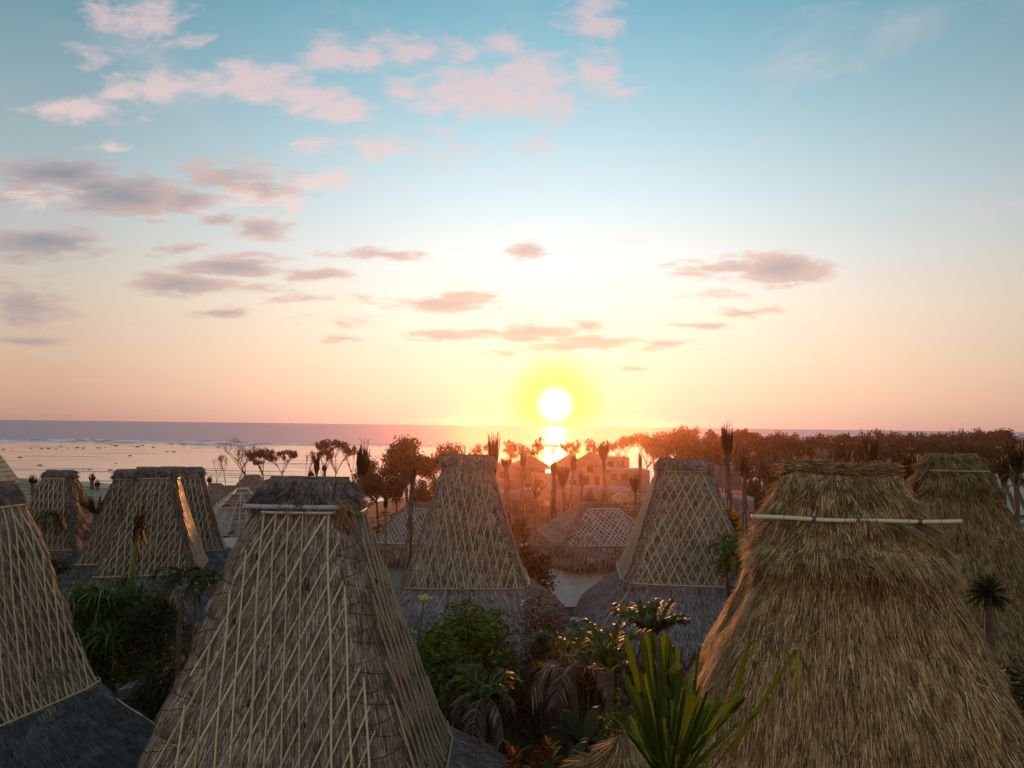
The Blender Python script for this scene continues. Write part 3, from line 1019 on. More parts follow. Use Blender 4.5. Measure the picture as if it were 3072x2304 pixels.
def hip_house(label, loc, yaw, seed, n, sw, slats, wallmat='plaster', k=1.0, side=None, wall_z=-1.2, group='low hip roofed thatched houses', kz=None):
    t = Tower(HIP)
    root = empty('thatched_house', loc, yaw)
    root.scale = (k, k, kz or k)
    tag(root, label, 'house', group)
    M = Matrix.Translation(Vector(loc)) @ Matrix.Rotation(yaw, 4, 'Z') @ Matrix.Diagonal((k, k, kz or k, 1.0))
    P = loft(HIP, 56, 120, seed, .03, 0)
    last = P[-1].copy(); last[:, :2] *= .88; last[:, 2] += .15
    rf = link('roof_thatch', grid_mesh('roof_thatch', np.concatenate([P, last[None]], 0), MATS['thatch_brown']), root)
    straws('straw', P, n, .32, sw, .02, MATS['straw_russet'], rf, M, seed + 1, .1)
    straws('eave_fringe', P[-12:], n // 5, .4, sw, .03, MATS['straw_russet'], rf, M, seed + 2, .12)
    if slats:
        panel(t, 'front', root, -.62, .55, .25, .05, seed, MATS[slats], z0=5.15, z1=3.25, margin=.28)
        if side:
            panel(t, side, root, -.05, .9, .26, .05, seed + 3, MATS['bamboo_dull'], z0=5.15, z1=3.25, margin=.28)
    b = MB(); b.box((0, 0, (2.5 + wall_z) / 2), (4.9, 5.9, 2.5 - wall_z)); wl = b.build('wall', MATS[wallmat], root)
    b = MB()
    for i_ in range(4):
        b = MB(); b.box((-1.83 + 1.22 * i_, -2.965, (2.5 + wall_z) / 2), (1.19, .03, 2.46 - wall_z)); b.build('wall_board', MATS[wallmat], wl)
    b = MB(); b.box((-.4, -2.99, 1.25), (.26, .06, .26)); b.build('vent', MATS['opening'], wl)
    b = MB(); b.box((0, 0, wall_z - .2), (5.3, 6.3, .4)); b.build('plinth', MATS['timber_dark'], root)
    return root


p = at(1789, 1503, 44.3)
hip_house('hip roofed thatched house with pale wall, between the two central latticed huts', (p.x + .15, p.y, p.z - 5.62 * .90), R(9), 201, 26000, .03, 'bamboo_pale', 'plaster_white', side='left', wall_z=-.5, k=1.17, kz=.90)
p = at(1262, 1492, 47)
hip_house('hip roofed thatched house peeking out left of the central latticed hut', (p.x, p.y, p.z - 5.62), R(-3), 211, 14000, .034, 'bamboo_pale', 'plaster', k=.95)
for px, py, Y, kk, lab in ((648, 1449, 78, .62, 'small thatched pyramid roof left of the bare bamboo roof frame'), (757, 1424, 84, .92, 'larger thatched pyramid roof behind the bare bamboo roof frame'),
                           (690, 1456, 88, .6, 'low thatched roof between the two pyramid roofs at the shore')):
    p = at(px, py, Y)
    hip_house(lab, (p.x, p.y, p.z - 5.62 * kk), R(10), 220 + px, 6000, .06, None, 'plaster', k=kk, wall_z=-3)


def frame_roof(label, loc, yaw, half, rise, n, m_, wallh, mats):
    """a hip roof of bare bamboo rafters and battens on posts"""
    root = empty('roof_frame', loc, yaw)
    tag(root, label, 'roof frame', 'bare bamboo roof frames')
    hx, hy = half
    top = [(-.35, 0, rise), (.35, 0, rise)]

    def stick(a, b_, r, mt, nm):
        pole(nm, [a, ((np.array(a) + np.array(b_)) / 2).tolist(), b_], r, MATS[mt], root, 5)
    for sx in (-1, 1):
        for sy in (-1, 1):
            stick((sx * hx, sy * hy, 0), top[0] if sx < 0 else top[1], .07, mats[0], 'hip_rafter')
            pole('post', [(sx * hx * .92, sy * hy * .92, -wallh), (sx * hx * .92, sy * hy * .92, .1)], .09, MATS['timber_dark'], root, 6)
    stick(top[0], top[1], .07, mats[0], 'ridge_pole')
    for f_, (s, h1, h2) in enumerate((((0, -1), hx, hy), ((0, 1), hx, hy), ((1, 0), hy, hx), ((-1, 0), hy, hx))):
        mt = mats[f_ % len(mats)]
        for k in range(n + 1):                                    # rafters
            u = -1 + 2 * k / n
            e = (u * h1, s[1] * h2, 0) if s[0] == 0 else (s[0] * h2, u * h1, 0)
            q = 1 - abs(u) * .92
            tp = (u * h1 * (1 - q) + u * .3 * q, s[1] * h2 * (1 - q), rise * q) if s[0] == 0 else (s[0] * (h2 * (1 - q) + .35 * q), u * h1 * (1 - q), rise * q)
            if abs(u) < .97: stick(e, tp, .035, mt, 'rafter')
        for k in range(m_ + 1):                                   # battens
            q = k / (m_ + 1)
            hw = h1 * (1 - q) + .3 * q
            a = (-hw, s[1] * h2 * (1 - q), rise * q + .07) if s[0] == 0 else (s[0] * (h2 * (1 - q) + .35 * q), -hw, rise * q + .07)
            b_ = (hw, s[1] * h2 * (1 - q), rise * q + .07) if s[0] == 0 else (s[0] * (h2 * (1 - q) + .35 * q), hw, rise * q + .07)
            stick(a, b_, .03, mt, 'batten')
    b = MB(); b.box((0, 0, -wallh / 2 - .5), (hx * 1.6, hy * 1.6, wallh - 1.0)); b.build('wall', MATS['plaster'], root)
    return root


p = at(742, 1466, 54)
frame_roof('bare bamboo roof frame beside the left cluster of huts', (p.x - .4, p.y, p.z - 3.0), R(24), (3.4, 3.4), 3.0, 9, 6, 4.2, ('bamboo_pale', 'bamboo', 'bamboo_dull', 'bamboo'))
p = at(1908, 1458, 66)
frame_roof('bare bamboo roof frame behind the hip roofed house, left of the wide diamond latticed hut', (p.x, p.y, p.z - 2.6), R(8), (3.3, 3.3), 2.6, 8, 5, 3.6, ('bamboo_dull', 'bamboo'))


def course_roof(label, name, faces, mat, under, gap=.12, thick=.05, posts=(), wall=None, piece='lath_course'):
    """a roof whose planes are laid in courses, each course a board of its own; faces: (TL, TR, BR, BL, n)"""
    allp = np.array([np.array(q, float) for f in faces for q in f[:4]])
    base = allp.mean(0); base[2] = ground_z(base[0], base[1])
    root = empty(name, base.tolist())
    tag(root, label, 'roof')
    mid = allp.mean(0)
    for TL, TR, BR, BL, n in faces:
        TL, TR, BR, BL = [np.array(q, float) for q in (TL, TR, BR, BL)]
        nrm = np.cross(TR - TL + 1e-6, BL - BR); nrm = np.cross(TR + BR - TL - BL, BL + BR - TL - TR); nrm /= np.linalg.norm(nrm)
        if nrm[2] < 0: nrm = -nrm
        q = np.array([TL, TR, BR, BL]) - base
        V = np.concatenate([q, q - nrm * .12])
        link('roof_sheet', mesh_data('roof_sheet', V, [(0, 1, 2, 3), (7, 6, 5, 4), (0, 4, 5, 1), (1, 5, 6, 2), (2, 6, 7, 3), (3, 7, 4, 0)], under), root)
        for k in range(n):
            u, v_ = k / n, (k + 1 - gap) / n
            A, B = TL + (BL - TL) * u, TR + (BR - TR) * u
            C2, D2 = TR + (BR - TR) * v_, TL + (BL - TL) * v_
            lo = nrm * (.02 + thick)
            V = np.array([A + nrm * .02, B + nrm * .02, C2 + lo, D2 + lo, A + nrm * .004, B + nrm * .004, C2 + nrm * .004, D2 + nrm * .004]) - base
            link(piece, mesh_data(piece, V, [(0, 1, 2, 3), (3, 2, 6, 7), (0, 3, 7, 4), (1, 5, 6, 2), (0, 4, 5, 1)], mat), root)
    for p_ in posts:
        e = np.array(p_, float) - base
        b = MB(); b.tube([(e[0], e[1], -.3), (e[0], e[1], e[2] - .15)], .1, 6); b.build('post', MATS['timber_dark'], root)
    if wall:
        c_, s_ = wall
        b = MB(); b.box(np.array(c_) - base, s_); b.build('wall', MATS['plaster'], root)
    return root


# hip roof beyond the left edge: its right hip shows in the picture
FR = np.array(at(96, 1490, 71.5)) - [0, 11.5, 0]; AP = np.array(at(-70, 1292, 66))
FL, BR_ = FR + [-13, 0, 0], FR + [0, 11.5, 0]
AL = AP + [-3, 0, 0]
course_roof('steep pale lath roof at the left edge, above the far latticed hut', 'lath_roof', [(AL, AP, FR, FL, 15), (AP, AP + [0, .6, 0], BR_, FR, 15)], MATS['lath'], MATS['roof_brown'],
            posts=(FR + [-.4, .4, 0], FL + [.4, .4, 0], BR_ + [-.4, -.4, 0]), wall=(FR + [-6.5, 5.7, -2.2], (11, 9.5, 4.0)))
T0, T1 = np.array(at(40, 1434, 72)), np.array(at(345, 1464, 72))
B0, B1 = np.array(at(20, 1524, 61)), np.array(at(345, 1548, 61))
course_roof('long low pale lath roof behind the far latticed hut', 'lath_roof', [(T0, T1, B1, B0, 9), (T1, T0, B0 * [1, 0, 1] + [0, 83, 0], B1 * [1, 0, 1] + [0, 83, 0], 9)], MATS['lath'], MATS['roof_brown'],
            posts=(B0 + [.4, .3, 0], B1 + [-.4, .3, 0]), wall=((B0 + B1) / 2 + [0, 11, -1.4], (7.5, 18, 2.6)))
# half built lean-to by the right edge: rafters run down towards the garden
RL, EL = np.array(at(2958, 1424, 46)), np.array(at(2996, 1545, 38))
course_roof('open roof of pale bamboo rafters at the right edge', 'rafter_roof', [(RL, EL, EL + [9, 0, 0], RL + [9, 0, 0], 16)], MATS['bamboo_mid'], MATS['timber_dark'], gap=.55, thick=.08,
            posts=(EL + [.3, .2, 0], EL + [8.7, .2, 0], RL + [.3, -.3, 0], RL + [8.7, -.3, 0]), piece='rafter')
SL, SE = np.array(at(3012, 1566, 36.5)), np.array(at(3040, 1690, 32))
course_roof('low blue grey roof below the open rafters at the right edge', 'slate_roof', [(SL, SL + [8, 0, 0], SE + [8, 0, 0], SE, 9)], MATS['slate'], MATS['slate'], gap=.08,
            posts=(SE + [.3, .2, 0], SE + [7.7, .2, 0]), wall=(SL + [4, 1.5, -1.8], (7.6, 2.6, 3.4)))


def block(label, name, px0, px1, py0, py1, Y, depth, mat, wins=(), roof=None, cat='building', group='concrete shells on the building site', yaw=0.0, base_ext=1.5):
    A, B = at(px0, py1, Y), at(px1, py1, Y)
    T = at((px0 + px1) / 2, py0, Y)
    wx, zt, zb = B.x - A.x, T.z, min(A.z, B.z)
    cx = (A.x + B.x) / 2
    root = empty(name, (cx, Y + depth / 2, zb), yaw)
    tag(root, label, cat, group)
    h = zt - zb
    wl = MB()
    wl.box((0, 0, h / 2 - base_ext / 2), (wx, depth, h + base_ext))
    wo_ = wl.build('wall', mat, root)
    for (u, v, ww, hh) in wins:
        x, z = (u - .5) * wx, v * h
        b = MB(); b.box((x, -depth / 2 - .01, z), (ww, .16, hh)); wn = b.build('window', MATS['opening'], root)
        b = MB(); b.box((x, -depth / 2 - .06, z - hh / 2 - .06), (ww + .3, .3, .12)); b.build('sill', MATS['concrete_pale'], wn)
    if roof:
        ov, rise = roof
        x, y = wx / 2 + ov, depth / 2 + ov
        r_ = max(0.2, x - y) if x > y else .2
        V = [[-x, -y, h], [x, -y, h], [x, y, h], [-x, y, h], [-r_, 0, h + rise], [r_, 0, h + rise], [-x, -y, h - .25], [x, -y, h - .25], [x, y, h - .25], [-x, y, h - .25]]
        F = [(0, 1, 5, 4), (1, 2, 5), (2, 3, 4, 5), (3, 0, 4), (6, 7, 1, 0), (7, 8, 2, 1), (8, 9, 3, 2), (9, 6, 0, 3), (9, 8, 7, 6)]
        rf = link('roof', mesh_data('roof', V, F, MATS['roof_brown']), root)
    return root


CP, CC = MATS['concrete_pale'], MATS['concrete']
block('concrete house shell with brown hip roof, left of the sun glitter', 'concrete_house', 1546, 1636, 1402, 1480, 140, 8, CC, [(.25, .65, 1.0, 1.2), (.7, .65, 1.0, 1.2), (.45, .22, 1.2, 1.6)], (1.0, 2.2))
block('concrete house shell with brown hip roof, right below the sun', 'concrete_house', 1676, 1752, 1400, 1470, 150, 8, CC, [(.3, .7, .9, 1.1), (.75, .3, .9, 1.5)], (1.0, 2.4))
block('tall concrete house with pointed hip roof and upper window, right of the sun glitter', 'concrete_house', 1742, 1812, 1394, 1462, 132, 7, CP, [(.4, .78, 1.1, 1.1), (.25, .3, .9, 1.6), (.7, .3, .9, 1.6)], (.9, 2.2))
block('flat topped concrete block left of the brown hip roofs', 'concrete_block', 1478, 1548, 1392, 1476, 128, 7, CC, [(.4, .6, 1.0, 1.3), (.75, .25, 1.0, 1.8)])
block('pale flat concrete block behind the pointed hip roof', 'concrete_block', 1808, 1888, 1372, 1424, 165, 8, CP, [(.3, .6, 1.2, 1.2), (.7, .6, 1.2, 1.2)])
block('long low concrete shell with two openings beside the pointed hip roof', 'concrete_block', 1822, 1950, 1410, 1462, 135, 7, CP, [(.15, .6, 1.3, 1.2), (.4, .6, 1.3, 1.2), (.7, .45, 1.4, 2.0)])
block('long low concrete wall in front of the hip roofed shells', 'concrete_block', 1596, 1750, 1424, 1478, 126, 5, CP, [(.15, .5, 1.2, 1.3), (.5, .5, 1.6, 1.8), (.8, .5, 1.2, 1.3)])
block('small grey concrete ruin with a gable notch, left of the shaggy hut', 'concrete_ruin', 2186, 2226, 1392, 1440, 110, 4, CC, [(.6, .7, .7, .8)])
block('grey concrete ruin wall behind the tall palm with two crowns', 'concrete_ruin', 2120, 2172, 1398, 1436, 118, 4, CC, [(.3, .6, .8, .9)])
for k, (x0, x1, y0, y1, Y) in enumerate(((1690, 1800, 1462, 1470, 118), (1800, 1890, 1466, 1475, 112), (1560, 1625, 1470, 1478, 112), (2160, 2222, 1492, 1514, 72), (2226, 2290, 1500, 1516, 70), (1500, 1560, 1478, 1486, 108))):
    block(['long pale slab lying below the tall concrete house', 'short pale slab lying below the long low shell', 'pale slab left of the sun glitter palms', 'broad white slab left of the shaggy hut',
           'narrow white slab touching the shaggy hut outline', 'pale slab beside the leftmost concrete block'][k], 'concrete_slab', x0, x1, y0, y1, Y, 5, CP, cat='slab', group='pale slabs on the building site', base_ext=.6)

# dark rocks standing in the shallow water of the reef
plain('reef_rock', (.035, .03, .026), .8, .3, .6)
g_ = random.Random(9)
rocks = [(10, 1348), (36, 1347), (92, 1345), (125, 1346), (145, 1345), (168, 1346), (182, 1339), (205, 1345), (232, 1343), (250, 1344), (290, 1343), (297, 1344), (314, 1343), (332, 1333), (348, 1337), (395, 1338),
         (412, 1340), (428, 1337), (460, 1342), (501, 1355), (521, 1355), (515, 1333), (550, 1333), (348, 1390), (250, 1408), (268, 1408), (331, 1410), (390, 1367), (60, 1372), (120, 1396), (655, 1342), (880, 1330), (1010, 1336)]
for k, (px, py) in enumerate(rocks):
    d = ray(px, py); s_ = (SEA_Z - CAM_Z) / d.z
    q = Vector((0, 0, CAM_Z)) + d * s_
    a = np.linspace(0, 2 * math.pi, 9)[:-1]
    L = g_.uniform(.5, 1.3) * (q.y / 400)
    V, F = [], []
    for r_, z in ((1.0, -.2), (.9, .3), (.55, .55)):
        for t_ in a: V.append([math.cos(t_) * r_ * L * g_.uniform(.7, 1.2) * 1.3, math.sin(t_) * r_ * L * g_.uniform(.7, 1.2), z * L * .55])
    V.append([0, 0, .35 * L])
    for r_ in range(2): F += [(r_ * 8 + i, r_ * 8 + (i + 1) % 8, r_ * 8 + 8 + (i + 1) % 8, r_ * 8 + 8 + i) for i in range(8)]
    F += [(16 + i, 16 + (i + 1) % 8, 24) for i in range(8)]
    tag(link('reef_rock', mesh_data('reef_rock', V, F, MATS['reef_rock'], True), None, (q.x, q.y, SEA_Z)), 'dark rock poking out of the shallow reef water on the left', 'rock', 'rocks on the reef flat')

# ------------------------------------------------------------------ vegetation materials
def leaf_mat(name, stops, trans=.35, tint=(1.0, 1.0, .5), rough=.5, big=1.2):
    m, w = material(name)
    c = w.ramp(w.m('FRACT', w.m('ADD', geo_random(w), obj_random(w))), stops)
    c = w.mix(w.mr(w.noise(obj_co(w), big, 3, .6), .35, .65, 0, .5), c, w.mix(1.0, c, (.62, .60, .5, 1), 'MULTIPLY'))
    finish(w, c, rough + .12, None, .15, translucent=trans, tcol=w.mix(1.0, c, (*tint, 1), 'MULTIPLY'))
    return m


leaf_mat('leaf_wood', [(0, (.013, .019, .008)), (.5, (.032, .043, .015)), (1, (.070, .078, .026))], .06)
leaf_mat('leaf_wood_brown', [(0, (.018, .017, .009)), (.5, (.042, .038, .017)), (1, (.080, .074, .028))], .08)
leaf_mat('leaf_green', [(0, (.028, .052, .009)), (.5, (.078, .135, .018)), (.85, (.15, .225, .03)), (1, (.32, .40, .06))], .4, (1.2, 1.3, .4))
leaf_mat('leaf_strap', [(0, (.015, .032, .006)), (.5, (.038, .078, .012)), (.9, (.085, .14, .024)), (1, (.26, .27, .05))], .2, (1.2, 1.3, .4), .38)
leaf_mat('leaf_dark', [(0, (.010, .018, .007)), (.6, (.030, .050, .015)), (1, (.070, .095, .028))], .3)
leaf_mat('leaf_palm', [(0, (.014, .016, .006)), (.5, (.038, .036, .012)), (1, (.085, .070, .022))], .3)
leaf_mat('leaf_fresh', [(0, (.040, .075, .009)), (.6, (.095, .155, .018)), (1, (.22, .26, .03))], .38, (1.4, 1.3, .3), .35)
leaf_mat('leaf_blade', [(0, (.020, .043, .008)), (.6, (.042, .080, .013)), (1, (.085, .125, .018))], .4, (1.5, 1.4, .3), .35)
leaf_mat('leaf_dead', [(0, (.09, .062, .048)), (.5, (.20, .145, .115)), (1, (.40, .33, .29))], .2, (1, .9, .8))
leaf_mat('croton', [(0, (.06, .015, .006)), (.4, (.16, .035, .010)), (.7, (.24, .10, .015)), (1, (.36, .25, .03))], .35, (1.2, 1, .5))
leaf_mat('croton_yellow', [(0, (.05, .035, .006)), (.5, (.20, .12, .012)), (1, (.50, .36, .03))], .4, (1.2, 1.1, .4))
leaf_mat('petal_pink', [(0, (.30, .03, .08)), (1, (.55, .08, .17))], .3, (1, 1, 1))
leaf_mat('petal_yellow', [(0, (.75, .55, .08)), (1, (.90, .76, .22))], .2, (1, 1, 1))
leaf_mat('petal_white', [(0, (.6, .58, .55)), (1, (.8, .78, .76))], .2, (1, 1, 1))
plain('bark', (.060, .044, .034), .95, .35, 3.0, bump=.7)
plain('bark_pale', (.16, .125, .105), .95, .3, 3.0, bump=.6)
plain('palm_bark', (.105, .075, .052), .95, .4, 6.0, bump=.8)
plain('palm_green', (.10, .13, .03), .6, .25, 3.0)


class Strips:
    """flat tapering ribbons (leaves), gathered into one mesh"""
    def __init__(self):
        self.V, self.F, self.n = [], [], 0

    def ribbon(self, pts, wid, side, fold=0.0):
        pts = np.asarray(pts, float); k = len(pts)
        wid = np.broadcast_to(np.asarray(wid, float), (k,))
        side = np.asarray(side, float); side = side / (np.linalg.norm(side) + 1e-9)
        if fold:
            t = pts[-1] - pts[0]; nn = np.cross(t, side); nn /= np.linalg.norm(nn) + 1e-9
            V = np.stack([pts - side * wid[:, None] * .5, pts + nn * wid[:, None] * fold, pts + side * wid[:, None] * .5], 1).reshape(-1, 3)
            F = [(i * 3 + q, i * 3 + q + 1, i * 3 + q + 4, i * 3 + q + 3) for i in range(k - 1) for q in (0, 1)]
        else:
            V = np.stack([pts - side * wid[:, None] * .5, pts + side * wid[:, None] * .5], 1).reshape(-1, 3)
            F = [(i * 2, i * 2 + 1, i * 2 + 3, i * 2 + 2) for i in range(k - 1)]
        self.V.append(V); self.F += [tuple(q + self.n for q in f) for f in F]; self.n += len(V)

    def data(self, name, mat):
        return mesh_data(name, np.concatenate(self.V), self.F, mat)

    def build(self, name, mat, parent=None, kind=None):
        o = link(name, self.data(name, mat), parent)
        if kind: o['kind'] = kind
        return o


def quads(centers, nrm_bias, size, seed, aspect=.5):
    """loose leaf faces round given centres"""
    g = np.random.default_rng(seed)
    n = len(centers)
    a = g.normal(size=(n, 3)); a[:, 2] *= .45; a /= np.linalg.norm(a, axis=1)[:, None]
    b = g.normal(size=(n, 3)) + np.array(nrm_bias); b -= a * np.sum(a * b, 1)[:, None]
    b /= np.linalg.norm(b, axis=1)[:, None]
    c = np.cross(a, b)
    L = (size * (.6 + .8 * g.random(n)))[:, None]
    V = np.stack([centers - a * L * .5, centers + c * L * aspect * .5, centers + a * L * .5, centers - c * L * aspect * .5], 1).reshape(-1, 3)
    return V, np.arange(4 * n).reshape(n, 4)


def grow(seed, H, spread, levels=4, kids=(3, 4), flat=.5, lean=.1, trunk=.35, r0=.28, twist=.35):
    """a branching skeleton: returns limb list and tip points"""
    g = random.Random(seed)
    limbs, tips = [], []

    def go(p, d, L, r, lev):
        pts = [p.copy()]
        q, dd = p.copy(), d.copy()
        for i in range(3):
            dd = dd + np.array([g.uniform(-1, 1), g.uniform(-1, 1), g.uniform(-.3, .5)]) * twist * .35
            dd /= np.linalg.norm(dd); q = q + dd * L / 3; pts.append(q.copy())
        limbs.append((pts, r, r * .62, lev))
        if lev >= levels:
            tips.append((q.copy(), dd.copy())); return
        for k in range(g.randint(*kids)):
            az = g.uniform(0, 6.283)
            out = np.array([math.cos(az) * spread, math.sin(az) * spread, g.uniform(.15, .8) * (1 - flat * lev / levels)])
            nd = dd * .55 + out; nd /= np.linalg.norm(nd)
            go(q - dd * L * g.uniform(0, .25), nd, L * g.uniform(.58, .8), r * .58, lev + 1)
    go(np.zeros(3), np.array([g.uniform(-lean, lean), g.uniform(-lean, lean), 1.0]), H * trunk, r0, 1)
    zt = max(t[0][2] for t in tips)
    return limbs, tips, H / zt


TREES = {}


def tree_kind(key, seed, H=10, leaves=1600, leaf=.42, cl=.95, spread=.9, levels=4, mat='leaf_wood', bark='bark', flat=.5, trunk=.33, r0=.26, kids=(3, 4), aspect=.55, minr=.0, low=False):
    limbs, tips, k = grow(seed, H, spread, levels, kids, flat, trunk=trunk, r0=r0)
    b = MB()
    for pts, ra, rb, lev in limbs:
        b.tube(np.array(pts) * k, np.maximum(np.linspace(ra, rb, 4), minr), 6 if lev == 1 else (4 if lev < 4 else 3), lev == 1)
    tm = b.data('trunk', MATS[bark], True)
    cm = None
    if leaves:
        g = np.random.default_rng(seed)
        tp = np.array([t[0] * k for t in tips])
        if low: tp = np.concatenate([tp, np.array([np.array(q[0][2]) * k for q in limbs if q[3] > 1] * 2)])
        i = g.integers(0, len(tp), leaves)
        off = g.normal(size=(leaves, 3)); off /= np.linalg.norm(off, axis=1)[:, None]
        c = tp[i] + off * (g.random((leaves, 1)) ** .45) * cl * np.array([1, 1, .6])
        V, F = quads(c, (0, 0, .6), leaf, seed, aspect)
        cm = mesh_data('crown', V, F, MATS[mat])
    lo = np.concatenate([np.array(q[0]) * k for q in limbs])
    TREES[key] = (tm, cm, H, (np.abs(lo[:, 0]).max() + np.abs(lo[:, 1]).max()) / 2 + (cl * .7 if leaves else 0))


tree_kind('wood_a', 1, 9, 2600, .55, 1.5, 1.0, 3, 'leaf_wood', kids=(4, 5), trunk=.2, low=True)
tree_kind('wood_b', 2, 9, 2600, .55, 1.4, 1.1, 3, 'leaf_wood', kids=(4, 6), flat=.7, trunk=.2, low=True)
tree_kind('wood_c', 3, 8, 2400, .5, 1.5, .9, 3, 'leaf_wood_brown', kids=(4, 5), trunk=.2, low=True)
tree_kind('wood_d', 4, 10, 2600, .55, 1.4, .8, 3, 'leaf_wood', kids=(4, 6), trunk=.2, low=True)
tree_kind('wood_e', 5, 8, 2000, .5, 1.2, 1.2, 3, 'leaf_wood_brown', kids=(4, 5), flat=.8, trunk=.2, low=True)
tree_kind('umbrella_a', 6, 9, 1500, .40, .75, 1.0, 4, 'leaf_wood_brown', flat=.95, trunk=.42, r0=.2, minr=.035)
tree_kind('umbrella_b', 7, 9, 1500, .40, .70, 1.15, 4, 'leaf_wood_brown', flat=1.0, trunk=.45, r0=.18, minr=.035)
tree_kind('leafy_a', 8, 9, 2600, .42, .95, 1.0, 4, 'leaf_wood', flat=.6, trunk=.3, r0=.25, minr=.04)
tree_kind('leafy_b', 9, 9, 2200, .42, .85, 1.05, 4, 'leaf_wood', flat=.7, trunk=.33, r0=.22, minr=.04)
tree_kind('bare_a', 10, 10, 0, spread=.75, levels=6, kids=(2, 3), flat=.2, trunk=.28, r0=.20, bark='bark', minr=.028)
tree_kind('bare_b', 11, 9, 260, .3, .5, spread=.8, levels=6, kids=(2, 3), flat=.25, trunk=.3, r0=.18, bark='bark', minr=.028, mat='leaf_wood_brown')
tree_kind('bare_c', 12, 8, 0, spread=.7, levels=5, kids=(2, 3), flat=.1, trunk=.3, r0=.14, bark='bark_pale', minr=.024)
tree_kind('near_dense', 13, 10, 11000, .36, 1.7, 1.0, 4, 'leaf_wood', kids=(3, 5), flat=.6, trunk=.10, r0=.35, low=True)
tree_kind('near_dense_b', 14, 9, 9000, .34, 1.6, 1.1, 4, 'leaf_wood_brown', kids=(3, 5), flat=.6, trunk=.10, r0=.3, low=True)
tree_kind('bush_round', 15, 4, 2600, .3, .8, 1.2, 3, 'leaf_wood', kids=(4, 5), flat=.3, trunk=.15, r0=.12)


def plant_tree(name, key, px, top, Y, wpx=None, label='', group=None, rz=0.0, cat='tree', zextra=0.0):
    tm, cm, H, rad = TREES[key]
    p = at(px, top, Y)
    gz = ground_z(p.x, p.y)
    h = max(1.5, p.z - gz)
    kz = h / H
    kx = kz if wpx is None else (wpx / FPX * Y) / (2 * rad)
    root = empty(name, (p.x, p.y, gz - .1), rz)
    root.scale = (kx, kx, kz)
    tag(root, label, cat, group)
    link('trunk', tm, root)
    if cm: link('crown', cm, root)['kind'] = 'stuff'
    return root


# trees along the shore, left to right
SHORE = [('bare_tree', 'bare_c', 652, 1372, 165, 42, 'thin bare grey tree, leftmost at the shore'), ('bare_tree', 'bare_b', 678, 1362, 168, 50, 'bare brown tree second from the left at the shore'),
         ('bare_tree', 'bare_a', 742, 1308, 170, 120, 'tallest bare branching tree at the left shore'), ('shore_tree', 'bare_b', 722, 1345, 166, 90, 'half bare tree under the tallest bare tree'),
         ('shore_tree', 'leafy_a', 800, 1348, 168, 120, 'dense dark leafy tree right of the tallest bare tree'), ('shore_tree', 'leafy_b', 852, 1352, 170, 90, 'leafy tree with ragged right edge before the pale water'),
         ('shore_tree', 'bare_b', 925, 1350, 168, 56, 'slim sparse tree standing alone against the pale water'), ('shore_tree', 'leafy_b', 1008, 1322, 160, 130, 'broad leafy tree behind the large latticed hut'),
         ('shore_tree', 'bare_b', 1058, 1326, 162, 80, 'sparse tree beside the broad leafy tree'), ('shore_tree', 'leafy_b', 970, 1352, 158, 70, 'low leafy tree left of the broad leafy tree'),
         ('shore_tree', 'bare_a', 1118, 1358, 150, 90, 'wispy pale tree right of the leaning palm'),
         ('shore_tree', 'umbrella_a', 1448, 1330, 165, 70, 'small round tree right behind the central latticed hut'), ('shore_tree', 'umbrella_b', 1512, 1322, 168, 90, 'feathery umbrella tree left of the sun glitter'),
         ('shore_tree', 'umbrella_a', 1548, 1328, 170, 80, 'thin stemmed umbrella tree next to the feathery one'), ('shore_tree', 'umbrella_b', 1632, 1314, 168, 80, 'sunlit umbrella tree touching the sun glitter on its left'),
         ('shore_tree', 'umbrella_a', 1712, 1324, 168, 90, 'flat topped umbrella tree right of the sun glitter'), ('shore_tree', 'umbrella_b', 1758, 1320, 170, 100, 'wide flat umbrella tree above the pointed hip roof'),
         ('shore_tree', 'umbrella_a', 1582, 1340, 176, 60, 'low umbrella tree behind the left brown hip roof'), ('shore_tree', 'umbrella_b', 1822, 1324, 172, 90, 'umbrella tree behind the tall slim palm'),
         ('shore_tree', 'leafy_b', 1868, 1312, 165, 110, 'reddish leafy tree at the left end of the wood'), ('shore_tree', 'bare_b', 1660, 1336, 178, 50, 'twiggy tree standing in the sun glitter'),
         ('shore_tree', 'leafy_a', 1930, 1304, 160, 130, 'broad leafy tree left behind the wide diamond latticed hut')]
for k, (nm, key, px, top, Y, wpx, lab) in enumerate(SHORE):
    plant_tree(nm, key, px, top, Y, wpx, lab, 'trees along the shore', k * 1.7)
# dense dark trees behind the central hut
for k, (key, px, top, Y, wpx, lab) in enumerate((('near_dense', 1225, 1322, 96, 175, 'big dense dark tree left of the central latticed hut'), ('near_dense_b', 1140, 1382, 90, 160, 'lower brownish tree behind the leaning palm'),
                                                 ('near_dense', 1320, 1340, 92, 130, 'dense tree just behind the central latticed hut'), ('near_dense_b', 1195, 1425, 84, 150, 'bushy brown tree below the big dense dark tree'),
                                                 ('near_dense_b', 1290, 1440, 86, 120, 'dark undergrowth tree left of the central latticed hut'), ('near_dense', 1100, 1440, 86, 110, 'dark low tree right above the large latticed hut'))):
    plant_tree('dense_tree', key, px, top, Y, wpx, lab, 'dense trees behind the central hut', k * 2.1)

